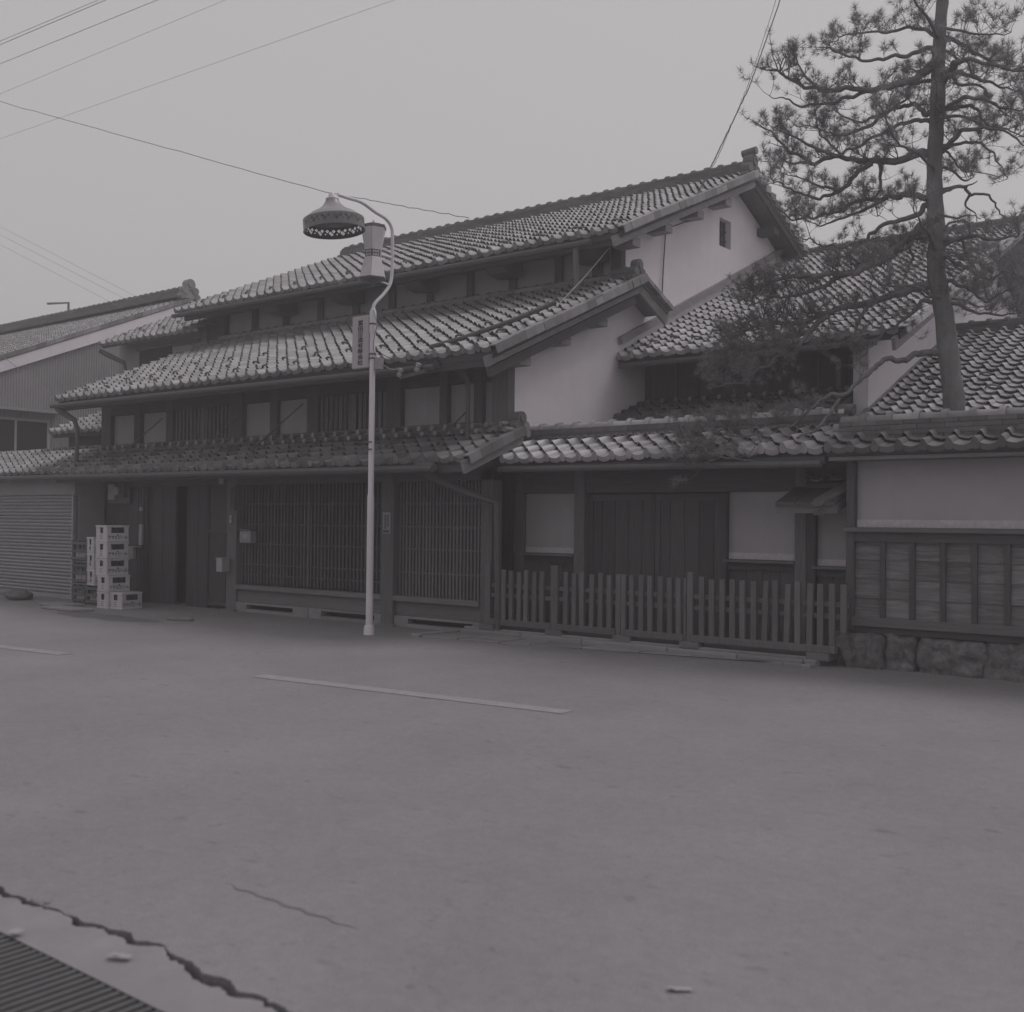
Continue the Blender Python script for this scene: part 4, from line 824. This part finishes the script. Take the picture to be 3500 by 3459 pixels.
for v in bm.verts:
    c = v.co; d = 1+.22*noise.noise(c*1.6)+.12*abs(noise.noise(c*4+Vector((3, 0, 0)))); vs.append((-20.78+c.x*.34*d, 10.75+c.y*.22*d, max(.002, .085+c.z*.115*d)))
b.add(vs, [tuple(v.index for v in f.verts) for f in bm.faces]); bm.free(); o = b.build('tarpaulin_bundle', 'tarp', None, smooth='all'); tag(o, 'crumpled dark tarpaulin bundle on the ground before the shutter', 'bundle')
# litter
def litter(x, y, sx, sy, rz, lab):
    b = MB(); n = 7; vs = []
    for i in range(n):
        for j in range(5):
            u, v_ = i/(n-1)-.5, j/4-.5; c, s_ = math.cos(rz), math.sin(rz); X, Y_ = u*sx, v_*sy*(1-.5*u*u)
            vs.append((x+X*c-Y_*s_, y+X*s_+Y_*c, .008+.012*abs(noise.noise((u*5+x, v_*4, 1)))))
    b.add(vs, [(i*5+j, (i+1)*5+j, (i+1)*5+j+1, i*5+j+1) for i in range(n-1) for j in range(4)]); tag(b.build('paper_scrap', 'paper', None, smooth='all'), lab, 'paper')
litter(-3.62, 2.28, .09, .035, .45, 'white paper scrap lying on the gutter strip by the crack')
litter(-1.885, 3.35, .085, .03, .7, 'pale torn paper lying on the near asphalt')
litter(-4.14, 2.155, .05, .05, .2, 'tiny pale scrap on the edge of the drain grate')

# ------------------------------------------------------------------ wires
def wire(pts, r_, lab, m='cable', sag=0., grp=None, wob=0., name='overhead_wire', n=30):
    p = [Vector(q) for q in pts]; out = []
    for i in range(len(p)-1):
        for k in range(n):
            t = k/n; q = p[i].lerp(p[i+1], t); q.z += -4*sag*t*(1-t)+wob*noise.noise((t*19, i, 5)); out.append(q)
    out.append(p[-1]); o = MB().tube(out, r_, 5).build(name, m, None, smooth='all'); tag(o, lab, 'wire', grp)
wire([(-38.7, 16.5, 16.45), (-20.99, 18.7, 10.0), (-16.72, 19.4, 8.78)], .009, 'wavy single wire passing behind the lamp down to the roof ridge', wob=.035)
for a, c, r_, lab in (((-60, 4.6, 8.8), (20, 4.6, 4.0), .0022, 'topmost wire cutting the upper left corner of the sky'), ((-60, 5.0, 8.84), (20, 5.0, 4.42), .0032, 'thick second wire in the upper left corner of the sky'), ((-60, 5.4, 8.85), (20, 5.4, 4.60), .0028, 'thick third wire in the upper left corner of the sky'), ((-60, 6.2, 8.02), (20, 6.2, 5.58), .0018, 'thin fourth wire in the upper left sky'), ((-60, 7.0, 8.3), (20, 7.0, 5.35), .0019, 'lowest and longest thin wire rising across the left sky')):
    wire([a, c], r_, lab, 'wire_far', grp='wires along the street')
for pts, lab in (([(-39.4, 15.86, 12.68), (-27.93, 17.302, 7.604)], 'leftmost of three faint wires above the warehouse ridge'), ([(-37.82, 15.01, 12.6), (-27.93, 18.362, 7.595)], 'middle of three faint wires above the warehouse ridge'), ([(-37.83, 14.42, 13.05), (-27.93, 19.1, 7.61)], 'rightmost of three faint wires above the warehouse ridge')):
    wire(pts, .0045, lab, 'cable_pale', grp='faint wires over the warehouse')
wire([(-22.0, 10.9, 4.95), (-20.75, 11.5, 3.95)], .006, 'pale stay wire slanting to the left end of the middle eave', 'cable_pale')
wire([(-9.3, 21.2, 14.0), (-9.3, 20.168, 11.983), (-9.3, 18.901, 9.93), (-9.3, 17.413, 8.027), (-9.42, 16.9, 7.2)], .012, 'thicker cable dropping to the gable bargeboard of the townhouse', wob=.03)
wire([(-9.34, 21.25, 14.3), (-9.34, 20.0, 11.83), (-9.32, 18.901, 9.98), (-9.32, 17.8, 8.4), (-9.42, 16.95, 7.22)], .006, 'thinner cable twisted beside the thick one above the gable', wob=.05)
wire([(-9.5, 17.0, 7.0), (-9.83, 16.75, 6.85), (-9.84, 16.69, 6.12), (-9.84, 16.645, 5.45)], .012, 'dark cable running straight down the white gable wall')
wire([(-11.02, 10.93, 3.85), (-10.98, 11.26, 3.82)], .006, 'upper lead from the lamp pole to the insulators', 'cable_pale', sag=.05); wire([(-11.03, 10.93, 3.99), (-10.63, 11.26, 3.87)], .006, 'lower lead from the lamp pole to the far insulator', 'cable', sag=.05)

# ------------------------------------------------------------------ pine tree
BRANCHES=[
(0.035,1.3,[(-4.31,14.0,7.8),(-4.62,14.1,8.05),(-4.96,14.2,8.12),(-5.32,14.3,8.23),(-5.69,14.4,8.34),(-5.84,14.5,8.31)]),
(0.04,1,[(-4.35,14.0,7.67),(-4.6,13.93,7.65),(-4.84,13.87,7.63),(-5.13,13.8,7.64),(-5.38,13.73,7.76),(-5.52,13.67,7.84),(-5.67,13.6,7.86)]),
(0.07,1.2,[(-4.29,14.0,7.47),(-4.39,13.9,7.41),(-4.5,13.8,7.28),(-4.78,13.7,7.21),(-5.03,13.6,7.17),(-5.28,13.5,7.21),(-5.58,13.4,7.25),(-5.82,13.3,7.34),(-6.0,13.2,7.49),(-6.09,13.1,7.52)]),
(0.03,0.8,[(-5.03,13.6,7.17),(-5.31,13.56,7.11),(-5.63,13.52,7.1),(-5.94,13.48,7.15),(-6.11,13.44,7.27),(-6.27,13.4,7.31)]),
(0.025,1.1,[(-5.54,13.3,7.21),(-5.69,13.2,7.36),(-5.76,13.1,7.52),(-5.76,13.0,7.57)]),
(0.03,0.8,[(-4.44,14.0,7.27),(-4.68,14.12,7.31),(-4.79,14.25,7.18),(-5.0,14.38,7.27),(-5.08,14.5,7.42)]),
(0.045,0.8,[(-4.4,14.0,6.85),(-4.56,14.12,6.99),(-4.78,14.23,7.11),(-5.11,14.35,7.1),(-5.44,14.47,7.14),(-5.8,14.58,7.34),(-5.91,14.7,7.47)]),
(0.035,1.2,[(-4.41,14.0,6.75),(-4.64,13.89,6.75),(-4.91,13.77,6.65),(-5.17,13.66,6.51),(-5.36,13.54,6.42),(-5.51,13.43,6.56),(-5.59,13.31,6.75),(-5.56,13.2,6.87)]),
(0.03,1.2,[(-5.1,14.3,7.08),(-5.35,14.3,6.96),(-5.64,14.3,6.92),(-5.86,14.3,7.01),(-6.09,14.3,7.15),(-6.28,14.3,7.17)]),
(0.065,1.1,[(-4.44,14.0,6.35),(-4.73,14.04,6.34),(-5.01,14.08,6.36),(-5.3,14.11,6.45),(-5.62,14.15,6.59),(-6.04,14.19,6.62),(-6.34,14.22,6.8),(-6.57,14.26,7.06),(-6.74,14.3,7.22)]),
(0.03,1.1,[(-5.6,14.1,6.57),(-5.93,14.02,6.73),(-6.13,13.95,6.88),(-6.3,13.88,6.98),(-6.43,13.8,7.05)]),
(0.025,0.9,[(-6.05,14.2,6.62),(-6.31,14.27,6.66),(-6.58,14.33,6.77),(-6.71,14.4,6.8)]),
(0.04,1.2,[(-5.17,14.1,6.39),(-5.35,13.97,6.24),(-5.47,13.83,6.03),(-5.68,13.7,5.93),(-5.89,13.57,5.98),(-6.07,13.43,6.09),(-6.19,13.3,6.16)]),
(0.025,1,[(-5.42,13.7,5.99),(-5.72,13.73,6.1),(-5.95,13.77,6.23),(-6.24,13.8,6.38)]),
(0.03,1,[(-5.06,14.1,6.38),(-5.07,14.15,6.21),(-5.1,14.2,6.06),(-5.18,14.25,5.91),(-5.15,14.3,5.73)]),
(0.05,1.4,[(-4.43,14.0,5.78),(-4.74,14.09,5.9),(-5.02,14.17,5.91),(-5.4,14.26,5.97),(-5.76,14.34,5.9),(-6.14,14.43,5.92),(-6.44,14.51,5.95),(-6.65,14.6,6.13)]),
(0.03,1.3,[(-5.03,14.2,5.92),(-5.2,14.02,5.78),(-5.46,13.85,5.66),(-5.69,13.68,5.57),(-5.74,13.5,5.56)]),
(0.045,0.35,[(-4.43,14.0,5.68),(-4.6,13.94,5.53),(-4.84,13.89,5.5),(-5.07,13.83,5.38),(-5.21,13.77,5.27),(-5.48,13.71,5.25),(-5.68,13.66,5.29),(-5.81,13.6,5.39)]),
(0.08,2.03,[(-4.45,14.0,5.42),(-4.64,13.89,5.26),(-4.8,13.78,5.08),(-5.06,13.66,4.92),(-5.33,13.55,4.85),(-5.71,13.44,4.86),(-6.04,13.32,4.84),(-6.28,13.21,4.74),(-6.4,13.1,4.59)]),
(0.03,1.3,[(-5.08,13.7,4.92),(-5.3,13.8,5.08),(-5.52,13.9,5.17),(-5.69,14.0,5.13)]),
(0.04,2.14,[(-5.35,13.6,4.86),(-5.64,13.58,4.73),(-5.98,13.55,4.66),(-6.31,13.52,4.65),(-6.6,13.5,4.6)]),
(0.03,1.2,[(-4.64,13.9,5.27),(-4.64,14.1,5.13),(-4.73,14.3,5.01),(-4.96,14.5,5.0)]),
(0.07,2.14,[(-4.46,14.0,4.66),(-4.71,13.86,4.59),(-5.05,13.71,4.47),(-5.5,13.57,4.4),(-5.85,13.43,4.27),(-6.22,13.29,4.25),(-6.52,13.14,4.18),(-6.62,13.0,4.01)]),
(0.045,2.47,[(-5.51,13.6,4.4),(-5.75,13.44,4.12),(-6.04,13.28,4.05),(-6.35,13.12,3.92),(-6.6,12.96,3.76),(-6.65,12.8,3.62)]),
(0.035,2.47,[(-5.73,13.4,4.12),(-5.77,13.24,3.94),(-5.95,13.08,3.8),(-6.14,12.92,3.64),(-6.36,12.76,3.44),(-6.63,12.6,3.4)]),
(0.03,1.4,[(-5.04,13.7,4.46),(-5.16,13.65,4.23),(-5.2,13.6,4.05),(-5.38,13.55,3.93),(-5.48,13.5,3.89)]),
(0.035,1.4,[(-4.44,14.0,4.46),(-4.64,13.94,4.28),(-4.81,13.88,4.15),(-4.92,13.82,4.08),(-5.06,13.76,3.88),(-5.14,13.7,3.77)]),
(0.05,0.12,[(-4.25,14.0,3.8),(-4.44,13.81,3.77),(-4.58,13.62,3.69),(-4.74,13.43,3.68),(-4.83,13.24,3.55),(-4.95,13.04,3.39),(-5.04,12.86,3.2),(-5.14,12.66,2.97),(-5.25,12.47,2.76),(-5.4,12.28,2.64),(-5.64,12.09,2.51),(-5.85,11.9,2.45)]),
(0.028,1.3,[(-5.02,12.8,3.2),(-5.23,12.68,3.16),(-5.41,12.57,2.98),(-5.55,12.45,2.82),(-5.82,12.33,2.83),(-6.05,12.22,2.85),(-6.2,12.1,2.77)]),
(0.02,1.6,[(-5.64,12.0,2.35),(-5.93,12.0,2.4),(-6.24,12.0,2.44),(-6.51,12.0,2.5),(-6.71,12.0,2.59),(-6.77,12.0,2.69)]),
(0.015,1.5,[(-6.24,12.0,2.44),(-6.41,11.97,2.37),(-6.52,11.93,2.31),(-6.65,11.9,2.33)]),
(0.015,1.6,[(-5.87,12.2,2.72),(-6.1,12.17,2.69),(-6.31,12.13,2.75),(-6.44,12.1,2.81)]),
(0.04,1,[(-4.21,14.0,7.78),(-3.97,14.1,7.61),(-3.77,14.2,7.45),(-3.57,14.3,7.31),(-3.35,14.4,7.27)]),
(0.03,1.3,[(-4.23,14.0,7.9),(-3.96,13.87,7.72),(-3.64,13.73,7.55),(-3.34,13.6,7.44)]),
(0.06,0.9,[(-4.23,14.0,7.22),(-4.08,13.9,7.33),(-4.03,13.8,7.34),(-3.73,13.7,7.25),(-3.43,13.6,7.06),(-3.14,13.5,6.9)]),
(0.04,1,[(-4.08,13.9,7.25),(-3.94,14.0,7.23),(-3.74,14.1,7.13),(-3.54,14.2,7.02),(-3.33,14.3,6.96)]),
(0.035,0.8,[(-4.13,14.0,7.27),(-4.1,14.15,7.19),(-3.87,14.3,7.17),(-3.72,14.45,6.92),(-3.53,14.6,6.76)]),
(0.04,0.9,[(-4.22,14.0,6.85),(-3.97,13.92,6.93),(-3.67,13.85,6.8),(-3.44,13.78,6.62),(-3.19,13.7,6.54)]),
(0.035,0.7,[(-4.22,14.0,6.83),(-3.98,14.1,6.88),(-3.84,14.2,6.79),(-3.83,14.3,6.69),(-3.59,14.4,6.59),(-3.37,14.5,6.45)]),
(0.05,0.8,[(-4.22,14.0,6.39),(-4.06,13.9,6.45),(-3.88,13.8,6.48),(-3.63,13.7,6.42),(-3.39,13.6,6.28),(-3.14,13.5,6.05)]),
(0.03,1,[(-4.2,14.0,6.35),(-4.02,14.04,6.4),(-3.81,14.08,6.37),(-3.68,14.12,6.25),(-3.58,14.16,6.07),(-3.52,14.2,5.89)]),
(0.022,0.9,[(-4.2,14.0,6.33),(-4.13,14.15,6.23),(-4.08,14.3,6.14),(-3.9,14.45,6.12),(-3.71,14.6,6.06)]),
(0.03,0,[(-4.2,14.0,5.82),(-4.1,14.03,5.85),(-3.93,14.07,5.87),(-3.84,14.1,5.91)]),
(0.028,0.05,[(-4.02,14.1,5.88),(-3.94,14.16,5.78),(-3.75,14.22,5.74),(-3.67,14.28,5.6),(-3.57,14.34,5.46),(-3.44,14.4,5.37)]),
(0.02,0.05,[(-3.95,14.2,5.79),(-4.02,14.23,5.67),(-3.91,14.27,5.56),(-3.9,14.3,5.46)]),
(0.025,0.05,[(-4.22,14.0,5.52),(-4.02,13.9,5.44),(-3.84,13.8,5.42),(-3.7,13.7,5.33)]),
(0.03,0.1,[(-4.2,14.0,5.34),(-4.17,14.1,5.44),(-4.01,14.2,5.46),(-3.98,14.3,5.39)]),
(0.05,0.8,[(-4.2,14.0,5.2),(-3.84,13.8,5.16),(-3.53,13.6,5.03),(-3.2,13.4,4.98)]),
(0.025,0.3,[(-3.98,13.9,5.15),(-3.92,13.97,4.95),(-3.79,14.03,4.71),(-3.73,14.1,4.88)]),
(0.035,1.5,[(-4.2,14.0,5.0),(-3.96,13.9,4.83),(-3.65,13.8,4.61),(-3.44,13.7,4.64),(-3.21,13.6,4.57)]),
(0.035,1.4,[(-4.14,14.0,4.43),(-3.94,14.12,4.33),(-3.79,14.25,4.28),(-3.57,14.38,4.25),(-3.41,14.5,4.31)]),
(0.035,1.5,[(-4.15,14.0,4.68),(-3.85,13.88,4.52),(-3.66,13.75,4.33),(-3.47,13.62,4.36),(-3.26,13.5,4.4)]),
(0.035,0.8,[(-4.27,14.0,7.75),(-4.25,13.45,7.85),(-4.23,12.98,7.8),(-4.23,12.63,7.95)]),
(0.035,0.8,[(-4.27,14.0,7.63),(-4.22,14.65,7.73),(-4.17,15.22,7.68),(-4.14,15.62,7.83)]),
(0.035,0.8,[(-4.3,14.0,6.7),(-4.17,13.52,6.8),(-4.03,13.09,6.75),(-3.96,12.79,6.9)]),
(0.035,0.8,[(-4.3,14.0,6.79),(-4.1,14.55,6.89),(-3.9,15.02,6.84),(-3.8,15.36,6.99)]),
(0.035,0.8,[(-4.33,14.0,6.06),(-4.34,13.29,6.16),(-4.35,12.66,6.11),(-4.35,12.21,6.26)]),
(0.035,0.8,[(-4.33,14.0,6.15),(-4.28,14.52,6.25),(-4.22,14.98,6.2),(-4.2,15.31,6.35)]),
(0.035,0.8,[(-4.3,14.0,5.07),(-4.2,13.37,5.17),(-4.11,12.83,5.12),(-4.06,12.43,5.27)]),
(0.035,0.8,[(-4.3,14.0,5.04),(-4.2,14.5,5.14),(-4.09,14.93,5.09),(-4.04,15.24,5.24)]),
(0.035,0.8,[(-4.2,14.0,4.45),(-4.39,13.44,4.55),(-4.58,12.94,4.5),(-4.67,12.59,4.65)]),
(0.035,0.8,[(-4.2,14.0,4.45),(-4.11,14.61,4.55),(-4.02,15.15,4.5),(-3.98,15.53,4.65)]),
]

TR = thing('pine_tree', 'tall old pine with bare trunk and layered needle branches behind the garden wall', 'tree', (-4.0, 14, 0))
tp = smooth_path([(-3.96, 14, -.1), (-4.03, 14, 2.0), (-4.075, 14, 3.08), (-4.123, 14, 3.56), (-4.2, 14, 4.24), (-4.30, 14, 4.83), (-4.30, 14.02, 5.3), (-4.33, 14, 6.03), (-4.30, 14, 6.83), (-4.27, 14, 7.83), (-4.22, 14.05, 8.8), (-4.2, 14, 9.9)], 10)
rad = []
for q in tp:
    z = q.z; rr = .165 if z < .5 else .165-(z-.5)*.0125 if z < 2.5 else .14-(z-2.5)*.013 if z < 4.5 else .114-(z-4.5)*.0105 if z < 8 else .077-(z-8)*.018
    rad.append(rr*(1+.07*noise.noise((z*2.3, 0, 0))))
b = MB(); b.tube(tp, rad, 14)
b.v = [tuple(Vector(v)+Vector((noise.noise(Vector(v)*7), noise.noise(Vector(v)*7+Vector((9, 0, 0))), 0))*.016) for v in b.v]
b.build('trunk', 'bark', TR, smooth='all')
rnd = random.Random(5)
def rv(): return Vector((rnd.gauss(0, 1), rnd.gauss(0, 1), rnd.gauss(0, 1))).normalized()
def tuft(fb, p, d, n=15, L=.105):
    for _ in range(n):
        v = (d*.75+rv()*.95).normalized(); l = L*rnd.uniform(.7, 1.12); s_ = v.cross(rv()).normalized()*.0024
        q = p+v*l*.06; b0 = len(fb.v); fb.v += [q-s_, q+s_, p+v*l]; fb.f.append((b0, b0+1, b0+2))
def trunk_x(z): q = min(tp, key=lambda v: abs(v.z-z)); return q.x
for r0, dens, pts in BRANCHES:
    p0 = pts[0]; tx = trunk_x(p0[2])
    if abs(p0[0]-tx) < .4 and abs(p0[1]-14) < .12: pts = [(tx, 14.0, p0[2]-.04)]+list(pts)
    sp = smooth_path(pts, 7); L_ = sum((sp[i+1]-sp[i]).length for i in range(len(sp)-1)); n = len(sp)
    sd = rnd.uniform(0, 50); wob = min(.05, L_*.03)
    sp = [q+Vector((noise.noise((i*.33, sd, 0)), noise.noise((i*.33, sd, 7)), noise.noise((i*.33, sd, 3))))*wob*min(1, i/4) for i, q in enumerate(sp)]
    br = MB(); fo = MB(); br.tube(sp, [max(.006, r0*(1-.82*(i/(n-1))**.8)) for i in range(n)], 7)
    def twig(p, d, l, r_, lev):
        k = 4; q = [p]; dd = d.copy()
        for i in range(k): dd = (dd+rv()*.3+Vector((0, 0, .1))).normalized(); q.append(q[-1]+dd*l/k)
        br.tube(q, [r_*(1-.6*i/k) for i in range(k+1)], 4, False)
        if lev:
            for _ in range(rnd.choice((2, 3, 3, 4))):
                j = rnd.randint(1, k); twig(q[j], (dd*.6+rv()*.7+Vector((0, 0, .42))).normalized(), l*rnd.uniform(.35, .6), r_*.6, lev-1)
        else: tuft(fo, q[-2], dd, 12); 
        tuft(fo, q[-1], (dd+Vector((0, 0, .25))).normalized(), 24)
    cnt = int(L_*12*dens)
    for c in range(cnt):
        t = rnd.uniform(.22, 1) if c > 1 else 1; i = min(n-2, int(t*(n-1))); p = sp[i].lerp(sp[i+1], t*(n-1)-i); ax = (sp[i+1]-sp[i]).normalized()
        q_ = rv(); q_.z *= .4; d = (ax*rnd.uniform(.1, .8)+q_*.85+Vector((0, 0, .26))).normalized()
        twig(p, d, rnd.uniform(.14, .36), max(.0045, r0*.15), 1)
    o = br.build('branch', 'bark', TR, smooth='all')
    if fo.f: fo.build('needles', 'needle', o, kind='stuff')

# ------------------------------------------------------------------ thin haze volume, added to lift the dark tones
hm = bpy.data.materials.new('veil haze'); hm.use_nodes = True; n = hm.node_tree.nodes; n.clear()
v = n.new('ShaderNodeVolumePrincipled'); v.inputs['Color'].default_value = (.97, .95, .965, 1); v.inputs['Density'].default_value = .0062; v.inputs['Anisotropy'].default_value = .2
o = n.new('ShaderNodeOutputMaterial'); hm.node_tree.links.new(v.outputs[0], o.inputs['Volume'])
b = MB().box(-150, 150, -60, 150, -1.12, 17.2); hz_ = b.build('haze', hm); tag(hz_, kind='stuff')
